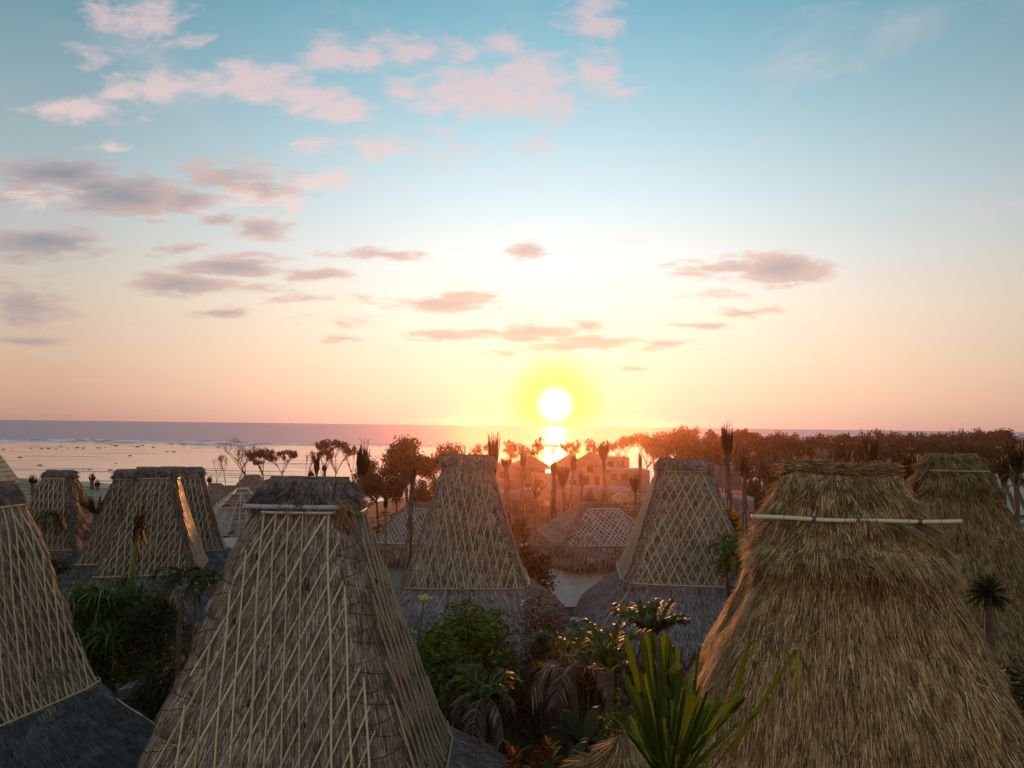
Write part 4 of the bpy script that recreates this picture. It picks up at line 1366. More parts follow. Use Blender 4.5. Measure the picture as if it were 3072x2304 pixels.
# the coastal wood on the right
g_ = random.Random(21)
WOODK = ['wood_a', 'wood_b', 'wood_c', 'wood_d', 'wood_e']
nw = 0
WOODL = ['dark tree on the skyline of the coastal wood', 'dark tree just below the skyline of the wood', 'dark tree in the midst of the wood', 'dark tree near the front of the wood', 'dark tree on the near fringe of the wood']
WOODG = ['wood trees on the skyline', 'wood trees below the skyline', 'wood trees in the midst', 'wood trees near the front', 'wood trees on the near fringe']
for row, (Y, top, step) in enumerate(((250, 1305, 44), (205, 1312, 50), (165, 1326, 58), (135, 1346, 66), (110, 1376, 78))):
    px = [1960, 1950, 1990, 2060, 2240][row] + g_.uniform(0, 20)
    while px < 3130:
        tp = top + g_.choice([-12, -4, 0, 6, 12, 18]) + g_.uniform(-5, 5) - (6 if row == 0 and px > 2600 else 0) + (px - 2500) * .009
        plant_tree('wood_tree', WOODK[g_.randrange(5)], px, tp, Y + g_.uniform(-12, 12), step * g_.uniform(1.5, 2.1) * (1 if row < 3 else .95),
                   WOODL[row] + (', left of the shaggy hut' if px < 2330 else ', above the shaggy hut' if px < 2740 else ', behind the smooth brown hut'),
                   WOODG[row] + (', left half' if px < 2330 else ', middle' if px < 2740 else ', right end'), g_.uniform(0, 6.28))
        nw += 1
        px += step * g_.uniform(.75, 1.2)
for k, (px, top, lab) in enumerate(((2330, 1392, 'bare grey tree in front of the wood, leftmost of its row'), (2385, 1386, 'bare grey tree in front of the wood, above the shaggy hut ridge end'), (2435, 1392, 'bare grey tree in front of the wood, third from the ruin'), (2295, 1398, 'small bare tree between the ruin and the bare grey row'))):
    plant_tree('bare_tree', 'bare_c', px, top - 44, 92 + k, 90, lab, 'bare trees before the wood', k * 1.1)
for px, top, Y, wpx, lab in ((2610, 1372, 84, 110, 'round olive bush above the middle of the shaggy hut ridge'), (2330, 1420, 70, 70, 'low green bush left of the shaggy hut ridge'), (2250, 1440, 76, 60, 'low bush beside the white slabs'),
                             (1770, 1480, 62, 40, 'small bush between the hip roofed house and the building site'), (2700, 1396, 90, 70, 'dark bush left of the smooth brown hut ridge'), (1555, 1560, 58, 70, 'green bush right of the central latticed hut'),
                             (1580, 1620, 48, 60, 'shrub in the gap between the central hut and the hip roofed house'), (2290, 1475, 60, 50, 'green bush beside the shaggy hut cap')):
    plant_tree('bush', 'bush_round', px, top, Y, wpx, lab, 'bushes', px * .1, 'bush')
# crests above the wood
for k, (key, px, top, Y, wpx, lab) in enumerate((('umbrella_a', 2000, 1292, 200, 90, 'rounded tree crown rising above the wood, left of the two crowned palm'), ('umbrella_b', 2115, 1292, 205, 80, 'flat crown rising above the wood behind the wide diamond latticed hut'),
                                                 ('bare_b', 2335, 1290, 190, 50, 'twiggy tree top rising above the wood, left one'), ('bare_b', 2380, 1296, 190, 46, 'twiggy tree top rising above the wood, right one'))):
    plant_tree('crest_tree', key, px, top, Y, wpx, lab, 'tree tops above the wood', k)

# ------------------------------------------------------------------ palms with tied up crowns
def palm_trunk(root, pts, r0, r1, seed, rags=0, mat='palm_bark'):
    g = random.Random(seed)
    pts = np.array(pts, float)
    n = 14
    t = np.linspace(0, 1, n); s = np.linspace(0, 1, len(pts))
    q = np.stack([np.interp(t, s, pts[:, k]) for k in range(3)], -1)
    q[1:-1, :2] += np.array([[g.uniform(-.03, .03), g.uniform(-.03, .03)] for _ in range(n - 2)])
    r = np.linspace(r0, r1, n) * np.array([1 + .14 * ((i % 2) * 2 - 1) for i in range(n)])
    b = MB(); b.tube(q, r, 8)
    tr = b.build('trunk', MATS[mat], root, True)
    if rags:
        st = Strips()
        for k in range(rags):
            u = g.uniform(.05, .75) ** 1.2
            c = np.array([np.interp(u, t, q[:, j]) for j in range(3)])
            a = g.uniform(0, 6.283); d = np.array([math.cos(a), math.sin(a), 0])
            L = g.uniform(.4, 1.1)
            st.ribbon([c + d * r0 * .8, c + d * (r0 * 1.2 + .05) + [0, 0, -.1 * L], c + d * (r0 * 1.25 + .08 * L) + [0, 0, -.55 * L], c + d * (r0 * 1.1 + .1 * L) + [0, 0, -L]],
                      [.03, .10, .07, .015], np.cross(d, [0, 0, 1]))
        st.build('bark_rag', MATS['leaf_dead'], tr, 'stuff')
    return q[-1]


def frond(st, base, d0, L, droop, leaf_len, n, lw, g, closed=.5, bare=.25):
    """a feather leaf: the rib bends down, leaflets on both sides"""
    d = np.array(d0, float); d /= np.linalg.norm(d)
    p = np.array(base, float); pts = [p.copy()]
    m = 8
    for i in range(m):
        d = d + np.array([0, 0, -droop * (i + 1) / m]); d /= np.linalg.norm(d)
        p = p + d * L / m; pts.append(p.copy())
    pts = np.array(pts)
    side = np.cross(pts[-1] - pts[0] + [1e-3, 0, 0], [0, 0, 1.0])
    if np.linalg.norm(side) < 1e-2: side = np.array([1.0, 0, 0])
    side /= np.linalg.norm(side)
    st.ribbon(pts, np.linspace(lw * 1.4, lw * .3, m + 1), side, .4)
    for k in range(n):
        u = bare + (1 - bare) * (k + g.random()) / n
        c = np.array([np.interp(u * m, np.arange(m + 1), pts[:, j]) for j in range(3)])
        tg = pts[min(m, int(u * m) + 1)] - pts[int(min(u * m, m - 1))]; tg /= np.linalg.norm(tg) + 1e-9
        up = np.cross(side, tg)
        ll = leaf_len * (1 - .55 * abs(u - .45)) * g.uniform(.75, 1.15)
        for s in (-1, 1):
            dirv = side * s * (1 - closed) + tg * (.45 + closed * .7) + up * g.uniform(-.25, .15)
            dirv /= np.linalg.norm(dirv)
            e = c + dirv * ll
            e2 = e + np.array([0, 0, -.28 * ll * g.uniform(.4, 1.2)])
            st.ribbon([c, (c + e) / 2 + [0, 0, .02], e2], [lw * .7, lw, lw * .12], np.cross(dirv, up) if abs(np.dot(dirv, up)) > .9 else up * .3 + np.cross(dirv, [0, 0, 1]))
    return pts


def palm(label, px, top, Y, base_px=None, base_z=None, r=.16, style='tied', tuft=1.7, wid=.35, seed=0, rags=0, mat='leaf_palm', group='palms with tied up crowns', neck=None, lean_px=0, n=70, trunkmat='palm_bark', second=0.0):
    """top: pixel row of the crown's tip"""
    g = random.Random(seed + int(px) * 7 + int(Y))
    T = at(px, top, Y)
    B = at(base_px if base_px is not None else px - lean_px, 1500, Y)
    bz = ground_z(B.x, Y) if base_z is None else base_z
    root = empty('palm_tree', (B.x, Y, bz - .1))
    tag(root, label, 'palm tree', group)
    o = np.array([B.x, Y, bz - .1])
    tip = np.array([T.x, T.y, T.z]) - o
    base_c = tip.copy(); dirt = tip / np.linalg.norm(tip)
    base_c = tip - dirt * tuft
    mid = base_c * .5 + np.array([g.uniform(-.15, .15), g.uniform(-.1, .1), 0])
    c = palm_trunk(root, [(0, 0, 0), mid, base_c], r * 1.25, r * .8, seed + 3, rags, trunkmat)
    ax = dirt
    sx = np.cross(ax, [0, 1, 0]); sx /= np.linalg.norm(sx); sy = np.cross(sx, ax)
    st = Strips()
    if style in ('tied', 'flat', 'fan'):
        for k in range(n):
            a = g.uniform(0, 6.283); rr = math.sqrt(g.random())
            out = sx * math.cos(a) + sy * math.sin(a)
            spread = {'tied': .55, 'flat': .9, 'fan': 1.5}[style] * wid
            L = tuft * ((g.uniform(.35, .85) if rr > .35 else g.uniform(.6, 1.03)) if style == 'tied' else (g.uniform(.8, .98) if style == 'flat' else g.uniform(.75, 1.05)))
            b0 = c - ax * g.uniform(0, tuft * .25) + out * r * .7
            m1 = b0 + ax * L * .5 + out * (spread * .55 * rr + .02)
            e = b0 + ax * L + out * spread * rr * (.65 if style == 'tied' else 1.0) + np.array([g.uniform(-.05, .05), 0, 0])
            w0 = .055 if Y < 60 else .085
            st.ribbon([b0, m1, e], [w0, w0 * 1.5, w0 * (.9 if style == 'flat' else .25)], sx * math.sin(a) * .6 + sx * g.uniform(-.6, .6) + sy * .8)
        if style == 'tied':                     # a few stray tips
            for k in range(26):
                a = g.uniform(0, 6.283); out = sx * math.cos(a) + sy * math.sin(a)
                b0 = c + ax * tuft * g.uniform(.3, .8)
                st.ribbon([b0, b0 + ax * .25 + out * wid * .6, b0 + ax * .2 + out * wid * g.uniform(.8, 1.7)], [.05, .045, .008], sy + sx * g.uniform(-.5, .5))
    elif style == 'droop':
        for k in range(9):
            a = g.uniform(0, 6.283)
            frond(st, c, ax * .7 + (sx * math.cos(a) + sy * math.sin(a)) * .6, tuft * g.uniform(.8, 1.2), g.uniform(.5, .9), tuft * .35, 16, .05, g, .35)
    elif style == 'sweep':
        for k in range(n):
            a = g.uniform(0, 6.283); rr = g.random()
            b0 = c + ax * tuft * g.uniform(-.9, .1) * rr + sx * math.cos(a) * r + sy * math.sin(a) * r
            L = tuft * g.uniform(.5, 1.0)
            up_ = g.uniform(.3, 1.0) if g.random() < .6 else g.uniform(-.9, .2)
            side_ = g.uniform(-.15, .55) * wid * 1.6
            m1 = b0 + np.array([side_ * .4, g.uniform(-.1, .1), up_ * L * .6])
            e = m1 + np.array([side_ * .9, g.uniform(-.1, .1), (up_ - .35) * L * .5])
            st.ribbon([b0, m1, e], [.03, .055, .008], sy + sx * g.uniform(-.6, .6))
    elif style == 'star':
        for k in range(n):
            a = g.uniform(0, 6.283); el = g.uniform(-.5, 1.3)
            d = (sx * math.cos(a) + sy * math.sin(a)) * math.cos(el) + ax * math.sin(el)
            L = tuft * g.uniform(.7, 1.1)
            b0 = c
            e = b0 + d * L + np.array([0, 0, -.18 * L])
            st.ribbon([b0, b0 + d * L * .55, e], [.04, .07, .01], np.cross(d, ax) + np.array([1e-3, 0, 0]), .25)
    if second:                                  # a lower ruff of aged leaves
        for k in range(n):
            a = g.uniform(0, 6.283); out = sx * math.cos(a) + sy * math.sin(a)
            b0 = c - ax * second * g.uniform(.2, 1.1) + out * r
            L = g.uniform(.5, 1.1); up_ = g.uniform(-.6, 1.0)
            st.ribbon([b0, b0 + ax * L * .5 * up_ + out * L * .35, b0 + ax * L * (up_ - .25) + out * L * .6], [.04, .06, .01], sy + sx * g.uniform(-.5, .5))
    crown = st.build('crown', MATS[mat], root, 'stuff')
    return root


PALMS = [
    # label, px, top, Y, kwargs
    ('tiny palm stump on the beach left of the far latticed hut', 100, 1424, 66, dict(r=.22, tuft=.7, wid=.5)),
    ('short palm stump on the shore right of the far latticed hut, taller one', 277, 1420, 70, dict(r=.22, tuft=.6, wid=.3)),
    ('short palm stump on the shore right of the far latticed hut, shorter one', 293, 1441, 70, dict(r=.2, tuft=.5, wid=.3)),
    ('dark bent palm leaning on the left flank of the far latticed hut', 122, 1448, 44, dict(r=.16, tuft=2.4, wid=.7, style='droop', base_px=98)),
    ('dark shaggy palm between the far latticed hut and the left cluster', 290, 1474, 40, dict(r=.2, tuft=1.0, wid=.7, style='fan')),
    ('slender palm with green wind swept crown, in front of the left cluster', 424, 1456, 26, dict(r=.10, tuft=1.3, wid=.75, base_px=402, rags=60, trunkmat='palm_green', style='sweep', n=130)),
    ('small palm stump at the shore left of the pyramid roofs', 629, 1428, 80, dict(r=.18, tuft=.6, wid=.4)),
    ('slim dark palm behind the left end of the large latticed hut ridge', 951, 1350, 60, dict(r=.14, tuft=1.6, wid=.3)),
    ('short dark palm close to the large latticed hut ridge, left one', 934, 1406, 60, dict(r=.16, tuft=.7, wid=.4)),
    ('short pale palm above the middle of the large latticed hut ridge', 974, 1392, 62, dict(r=.14, tuft=.5, wid=.3)),
    ('palm leaning right with bushy dark head, above the large latticed hut', 1096, 1310, 32, dict(r=.13, tuft=1.5, wid=.5, base_px=1040, n=150)),
    ('tall palm with drooping green crown, left of the central latticed hut', 1240, 1322, 34, dict(r=.12, tuft=1.5, wid=.8, base_px=1228, rags=60, style='sweep', n=130)),
    ('bare bamboo coloured palm stem left of the central latticed hut', 1158, 1488, 36, dict(r=.06, tuft=.5, wid=.1, trunkmat='palm_green')),
    ('palm with spiky fronds showing just above the central latticed hut', 1394, 1330, 52, dict(r=.15, tuft=1.3, wid=1.0, style='fan', n=40)),
    ('tall palm with flat cut head above the sea, right of the central latticed hut', 1482, 1284, 46, dict(r=.17, tuft=2.6, wid=.36, style='flat', rags=20)),
    ('stout ragged palm trunk with stubby top, right of the central latticed hut', 1518, 1372, 76, dict(r=.34, tuft=.9, wid=.5, style='flat', rags=110, base_px=1525)),
    ('palm with bent head and ragged trunk, below the feathery umbrella tree', 1570, 1338, 74, dict(r=.20, tuft=1.7, wid=.5, rags=60)),
    ('open fan palm with bare spreading ribs, before the long low concrete wall', 1606, 1414, 70, dict(r=.16, tuft=2.2, wid=1.0, style='fan', n=34)),
    ('palm with thick skirt of fibre in front of the sun glitter', 1662, 1368, 72, dict(r=.24, tuft=1.6, wid=.45, rags=170)),
    ('slanting thin palm right of the sun glitter', 1724, 1346, 72, dict(r=.13, tuft=1.9, wid=.42, base_px=1702, rags=20)),
    ('short palm with broad brush head below the sun', 1690, 1396, 66, dict(r=.15, tuft=1.7, wid=.7, style='flat', rags=30)),
    ('short palm with narrow brush head before the tall concrete house', 1746, 1404, 66, dict(r=.13, tuft=1.5, wid=.45)),
    ('tall slim palm with flared flat head, right of the pointed hip roof', 1811, 1324, 70, dict(r=.16, tuft=1.6, wid=.7, style='flat')),
    ('green palm tuft just above the hip roofed house ridge', 1806, 1466, 50, dict(r=.15, tuft=1.0, wid=.7, style='fan', mat='leaf_strap', n=60)),
    ('thin palm with flat head beside the bare roof frame', 1905, 1426, 52, dict(r=.11, tuft=1.0, wid=.5, style='flat', base_px=1911)),
    ('thin upright palm left above the wide diamond latticed hut', 1921, 1342, 84, dict(r=.15, tuft=2.4, wid=.3, rags=30)),
    ('tall palm with two stacked crowns, highest against the sky', 2178, 1253, 46, dict(r=.16, tuft=2.0, wid=.75, base_px=2204, n=130, rags=160, second=1.4)),
    ('dark narrow palm left of the shaggy hut', 2231, 1339, 50, dict(r=.18, tuft=1.7, wid=.42, base_px=2238, rags=130, second=1.0)),
    ('palm with pale bushy head before the wood', 2468, 1338, 80, dict(r=.15, tuft=1.3, wid=1.1, style='fan', mat='leaf_dead', n=50)),
    ('green headed palm before the wood, third from the left', 2539, 1342, 80, dict(r=.15, tuft=1.6, wid=.8, style='fan', n=60)),
    ('small dull palm before the wood, between two larger ones', 2501, 1360, 82, dict(r=.14, tuft=1.3, wid=.5)),
    ('tall palm with flared dark head above the shaggy hut ridge', 2616, 1305, 66, dict(r=.14, tuft=2.2, wid=.75, style='flat')),
    ('leafy palm left of the shaggy hut ridge', 2290, 1382, 60, dict(r=.14, tuft=1.5, wid=.9, style='droop', base_px=2300)),
    ('dark palm tuft left of the smooth brown hut', 2732, 1352, 46, dict(r=.2, tuft=1.5, wid=.65, style='flat', n=90)),
    ('dark palm right of the smooth brown hut, shorter one', 3012, 1338, 36, dict(r=.12, tuft=1.6, wid=.42, base_px=3000, n=90)),
    ('tall dark palm at the right edge with ragged green trunk', 3044, 1294, 33, dict(r=.13, tuft=1.6, wid=.55, base_px=3058, n=90, rags=110, second=.9)),
    ('round headed palm right of the shaggy hut', 2962, 1706, 17.5, dict(r=.11, tuft=.62, style='star', n=150, mat='leaf_dark')),
    ('drooping dark palm left of the large latticed hut', 545, 1612, 22, dict(r=.08, tuft=1.25, style='droop', mat='leaf_dark', base_px=556)),
    ('second drooping dark palm touching the large latticed hut', 655, 1632, 20, dict(r=.08, tuft=1.15, style='droop', mat='leaf_dark')),
    ('ragged palm stem left of the drooping dark palm', 590, 1690, 21, dict(r=.05, tuft=.9, style='droop', mat='leaf_dead')),
]
for k, (lab, px, top, Y, kw) in enumerate(PALMS):
    palm(lab, px, top, Y, seed=k * 13, **kw)


# ------------------------------------------------------------------ garden between the huts
def leafy_shrub(name, label, px, top, Y, rx, rz_, n, leaf, mat, seed, cat='shrub', group=None, stems=7, blossoms=0, bmat='petal_pink', pinnate=0, base_z=0.0):
    g = np.random.default_rng(seed)
    T = at(px, top, Y)
    root = empty(name, (T.x, T.y, base_z))
    tag(root, label, cat, group)
    H = T.z - base_z
    cz = H - rz_
    for k in range(stems):
        a = g.random() * 6.283; q = g.random() * .7
        b = MB(); b.tube([(math.cos(a) * .12, math.sin(a) * .12, 0), (math.cos(a) * rx * q * .5, math.sin(a) * rx * q * .5, cz * .6), (math.cos(a) * rx * q, math.sin(a) * rx * q, cz + rz_ * .4)], [.05, .04, .015], 5)
        b.build('stem', MATS['bark'], root)
    # clumps of leaves through the crown
    m = 46
    cc = g.normal(size=(m, 3)); cc /= np.linalg.norm(cc, axis=1)[:, None]
    cc *= (g.random((m, 1)) ** .4) * np.array([rx, rx, rz_]); cc[:, 2] += cz
    i = g.integers(0, m, n)
    c = cc[i] + g.normal(size=(n, 3)) * np.array([rx, rx, rz_]) * .20
    V, F = quads(c, (0, 0, 1.2), leaf, seed, .42)
    link('foliage', mesh_data('foliage', V, F, MATS[mat]), root)['kind'] = 'stuff'
    if pinnate:
        st = Strips(); gg = random.Random(seed)
        for k in range(pinnate):
            d = g.normal(size=3); d[2] = abs(d[2]) * .7 + .1; d[1] -= .4; d /= np.linalg.norm(d)
            b0 = np.array([d[0] * rx, d[1] * rx, cz + d[2] * rz_]) * .88
            frond(st, b0, d + np.array([0, 0, .25]), .42, .5, .17, 7, .05, gg, .3, .15)
        st.build('compound_leaf', MATS['leaf_fresh' if mat == 'leaf_green' else mat], root, 'stuff')
    for k in range(blossoms):
        d = g.normal(size=3); d[2] = abs(d[2]); d[1] = -abs(d[1]); d /= np.linalg.norm(d)
        q = np.array([d[0] * rx, d[1] * rx, cz + d[2] * rz_]) * 1.05
        c = q + g.normal(size=(12, 3)) * .035
        V, F = quads(c, (0, -1, 1), .07, seed + k, .7)
        link('blossom', mesh_data('blossom', V, F, MATS[bmat]), root)
    return root


leafy_shrub('leafy_shrub', 'bright green bush with feathered leaves, right of the large latticed hut', 1400, 1822, 21, 1.30, 1.15, 6500, .17, 'leaf_green', 301, group='garden shrubs', pinnate=90)
leafy_shrub('leafy_shrub', 'darker green lower bush beneath the bright feathered bush', 1330, 1930, 19.5, .95, 1.0, 4000, .16, 'leaf_green', 302, group='garden shrubs', pinnate=50)
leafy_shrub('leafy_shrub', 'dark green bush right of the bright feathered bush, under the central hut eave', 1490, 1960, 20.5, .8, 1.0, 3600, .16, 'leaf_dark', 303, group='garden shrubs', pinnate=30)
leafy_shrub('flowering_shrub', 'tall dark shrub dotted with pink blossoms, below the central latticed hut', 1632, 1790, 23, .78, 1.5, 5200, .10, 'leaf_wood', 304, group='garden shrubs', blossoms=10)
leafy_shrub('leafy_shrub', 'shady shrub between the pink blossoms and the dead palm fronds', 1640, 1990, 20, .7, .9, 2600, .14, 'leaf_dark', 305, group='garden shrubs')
leafy_shrub('leafy_shrub', 'green shrub in front of the wide diamond latticed hut skirt', 1790, 1895, 21, .8, .7, 2600, .16, 'leaf_green', 306, group='garden shrubs')
leafy_shrub('leafy_shrub', 'small leafed green shrub beside the cut fan palm', 1868, 2085, 11.5, .28, .55, 1500, .06, 'leaf_green', 307, group='garden shrubs', base_z=1.0)
leafy_shrub('flowering_shrub', 'dark bush with red pink blossoms left of the left cluster', 165, 1672, 30, .6, .5, 1200, .14, 'leaf_dark', 308, group='garden shrubs', blossoms=6, base_z=-.6)
leafy_shrub('leafy_shrub', 'dark shrub between the slender palm and the large latticed hut', 470, 1790, 24, .9, 1.0, 2600, .16, 'leaf_dark', 309, group='garden shrubs', base_z=-.4)
leafy_shrub('leafy_shrub', 'green shrub on the right side of the wide diamond latticed hut', 2200, 1600, 25, .5, .75, 1500, .16, 'leaf_green', 310, group='garden shrubs')
leafy_shrub('croton_shrub', 'yellow topped croton right of the wide diamond latticed hut', 2200, 1530, 27, .28, .5, 700, .13, 'croton_yellow', 311, group='crotons')
leafy_shrub('leafy_shrub', 'dark shrub in the lower right corner beside the shaggy hut', 3066, 2010, 12, .5, .8, 1800, .12, 'leaf_dark', 312, group='garden shrubs')
leafy_shrub('leafy_shrub', 'shrub climbing between the central hut and the hip roofed house', 1600, 1640, 33, .9, 1.1, 2200, .2, 'leaf_wood', 313, group='garden shrubs')


def strap_clump(name, label, px, top, Y, n, L, wid, mat, seed, spreadx, group, base_z=0.0, canes=4, arch=1.0, cat='plant', hz=.55):
    """cane plant with long arching leaves"""
    g = random.Random(seed)
    T = at(px, top, Y)
    H = T.z - base_z
    root = empty(name, (T.x, T.y, base_z))
    tag(root, label, cat, group)
    heads = []
    for k in range(canes):
        x, y = g.uniform(-1, 1) * spreadx, g.uniform(-.7, .7) * spreadx
        h = H * g.uniform(1 - hz, .93)
        b = MB(); b.tube([(x * .4, y * .4, 0), (x * .8, y * .8, h * .6), (x, y, h)], [.05, .04, .025], 5)
        b.build('cane', MATS['palm_green'], root)
        heads.append(np.array([x, y, h]))
    st = Strips()
    for k in range(n):
        c = heads[g.randrange(len(heads))] + np.array([g.uniform(-.12, .12), g.uniform(-.12, .12), g.uniform(-.5, .1) * L])
        a = g.uniform(0, 6.283); el = g.uniform(.1, 1.25)
        d = np.array([math.cos(a) * math.cos(el), math.sin(a) * math.cos(el), math.sin(el)])
        l = L * g.uniform(.6, 1.1)
        pts = [c]
        for i in range(4):
            d = d + np.array([0, 0, -.30 * arch * (i + .4)]); d /= np.linalg.norm(d)
            pts.append(pts[-1] + d * l / 4)
        st.ribbon(pts, np.array([.5, 1, .95, .6, .08]) * wid, (-math.sin(a), math.cos(a), g.uniform(-.4, .4)), .3)
    st.build('foliage', MATS[mat], root, 'stuff')
    return root


SG = 'long leaved cane plants by the left huts'
strap_clump('cane_plant', 'bright green cane plant with long arching leaves, below the left cluster', 300, 1722, 25.5, 520, 1.4, .065, 'leaf_strap', 401, 1.2, SG, -.7, 10)
strap_clump('cane_plant', 'grassy cane plant beside the slender palm, right of the bright one', 425, 1718, 25, 460, 1.35, .06, 'leaf_strap', 402, 1.1, SG, -.7, 9)
strap_clump('cane_plant', 'shaded cane plant behind the left edge hut', 230, 1752, 24.5, 420, 1.3, .06, 'leaf_strap', 403, .9, SG, -.7, 7)
strap_clump('cane_plant', 'low drooping cane plant above the stone slab', 380, 1850, 23.8, 420, 1.4, .06, 'leaf_strap', 404, 1.0, SG, -.6, 8)
strap_clump('cane_plant', 'dark cane plant beside the large latticed hut, above the slab', 505, 1880, 22.5, 320, 1.2, .05, 'leaf_dark', 405, .7, SG, -.4, 6)
strap_clump('grass_tuft', 'grass tuft hanging over the stone slab', 462, 2018, 22, 340, .75, .03, 'leaf_dark', 406, .45, 'grass tufts', 0.2, 5, 1.2)
PG = 'low palms in the garden hollow'


def low_palm(label, px, py, Y, n, L, mat, seed, droop=(.25, .6), up=.75, ll=.4, closed=.35, bz=None, trunk=True, deadn=0, lw=.035):
    g = random.Random(seed)
    c = at(px, py, Y)
    bz = 0.0 if bz is None else bz
    root = empty('low_palm', (c.x, c.y, bz))
    tag(root, label, 'palm', PG)
    h = c.z - bz
    if trunk: palm_trunk(root, [(0, 0, 0), (g.uniform(-.1, .1), 0, h * .5), (0, 0, h)], .10, .075, seed, 14)
    for k in range(n + deadn):
        a = k * 2.4 + g.uniform(-.3, .3)
        st = Strips()
        dd = k >= n
        frond(st, (0, 0, h), (math.cos(a) * (1 - up if not dd else .8), math.sin(a) * (1 - up if not dd else .8), up if not dd else .35), L * g.uniform(.8, 1.15), g.uniform(*droop) * (1.8 if dd else 1), ll, 20, lw, g, closed)
        st.build('frond', MATS['leaf_dead' if dd else mat], root)
    return root


low_palm('leafy low palm with cut fan fronds, in front of the wide diamond latticed hut', 1955, 1918, 16, 20, .95, 'leaf_strap', 501, (.06, .22), .56, .34, .42, lw=.05)
low_palm('low palm with pale dead fronds hanging, centre of the garden hollow', 1722, 2000, 15.5, 4, 1.3, 'leaf_strap', 502, (.3, .5), .6, .42, .35, deadn=6)
low_palm('low palm with green and withered fronds below the feathered bush', 1450, 2095, 16.5, 7, 1.2, 'leaf_strap', 503, (.25, .5), .6, .4, .3, deadn=4)
low_palm('low palm between the dead fronded palm and the cut fan palm', 1830, 2010, 14.5, 8, 1.1, 'leaf_strap', 504, (.2, .45), .7, .36, .4, deadn=2)
low_palm('small cycad beside the wide diamond latticed hut, touching the shaggy hut', 2200, 1668, 22.5, 14, .85, 'leaf_strap', 505, (.3, .6), .6, .2, .3)
low_palm('withered low palm beside the shaggy hut foot', 2060, 2010, 13, 3, 1.0, 'leaf_dark', 506, (.2, .5), .6, .34, .4, deadn=4)


def croton(label, px, py, Y, n, mat, seed, R0=.45, bz=0.0):
    g = random.Random(seed)
    c = at(px, py, Y)
    root = empty('croton_shrub', (c.x, c.y, bz))
    tag(root, label, 'shrub', 'crotons')
    h = c.z - bz
    for q in range(6):
        x, y, z = g.uniform(-R0, R0), g.uniform(-R0, R0) * .7, h - g.uniform(0, .7)
        b = MB(); b.tube([(0, 0, 0), (x * .6, y * .6, z * .6), (x, y, z)], [.03, .025, .015], 5); b.build('stem', MATS['bark'], root)
        st = Strips()
        for k in range(n):
            a = g.uniform(0, 6.283); el = g.uniform(.0, 1.3)
            d = np.array([math.cos(a) * math.cos(el), math.sin(a) * math.cos(el), math.sin(el)])
            l = g.uniform(.16, .32)
            p0 = np.array([x, y, z - g.uniform(0, .3)])
            st.ribbon([p0, p0 + d * l * .55, p0 + d * l + [0, 0, -.04]], [.02, .055, .01], np.cross(d, [0, 0, 1.0]) + 1e-3, .2)
        st.build('leaf_rosette', MATS[mat], root)
    return root


croton('yellow red croton left of the dead fronded palm', 1655, 1925, 17, 40, 'croton_yellow', 601, .5)
croton('orange croton lower down beside the grey palm trunk', 1690, 1990, 16, 36, 'croton', 602, .4)
croton('dark red croton with orange tips near the bottom edge', 1590, 2215, 12.5, 46, 'croton', 603, .42)
croton('small red croton right of the dark red one at the bottom', 1650, 2250, 12.2, 36, 'croton', 604, .3)
croton('orange leaved croton under the wide diamond latticed hut eave', 1760, 1975, 19, 30, 'croton', 605, .3)


def broad_leaf(label, px, py, Y, leaves, mat, seed, L=.9, bz=0.5, up=.6):
    g = random.Random(seed)
    c = at(px, py, Y)
    root = empty('broad_leaf_plant', (c.x, c.y, bz))
    tag(root, label, 'plant', 'broad leaved plants')
    h = max(.4, c.z - bz - .35)
    for k in range(leaves):
        a = k * 2.4 + g.uniform(-.4, .4)
        d = np.array([math.cos(a) * (1 - up), math.sin(a) * (1 - up), up]); d /= np.linalg.norm(d)
        b0 = np.array([math.cos(a) * .05, math.sin(a) * .05, h * g.uniform(.6, 1)])
        pts = [b0]
        for i in range(6):
            d = d + np.array([0, 0, -.12 * i * .6]); d /= np.linalg.norm(d); pts.append(pts[-1] + d * L / 6)
        st = Strips(); st.ribbon(pts, np.array([.05, .55, .9, 1, .9, .6, .05]) * L * .32, (-math.sin(a), math.cos(a), .1), .16)
        st.build('leaf', MATS[mat], root)
        b = MB(); b.tube([(0, 0, 0), b0], .02, 5); b.build('leaf_stalk', MATS['palm_green'], root)
    return root


broad_leaf('broad dark leaved plant at the bottom edge, centre', 1690, 2255, 11.5, 9, 'leaf_dark', 701, .7, 2.5)
broad_leaf('broad leaved plant right of it, before the small thatched gate roof', 1755, 2180, 13.5, 8, 'leaf_dark', 702, .9, 2.0)
broad_leaf('single bright leaved plant in the dark hollow', 1548, 2150, 15, 3, 'leaf_fresh', 703, .42, 2.5)
broad_leaf('broad leaved plant beneath the green palms in the hollow', 1850, 2140, 13, 8, 'leaf_dark', 704, .8, 2.0)

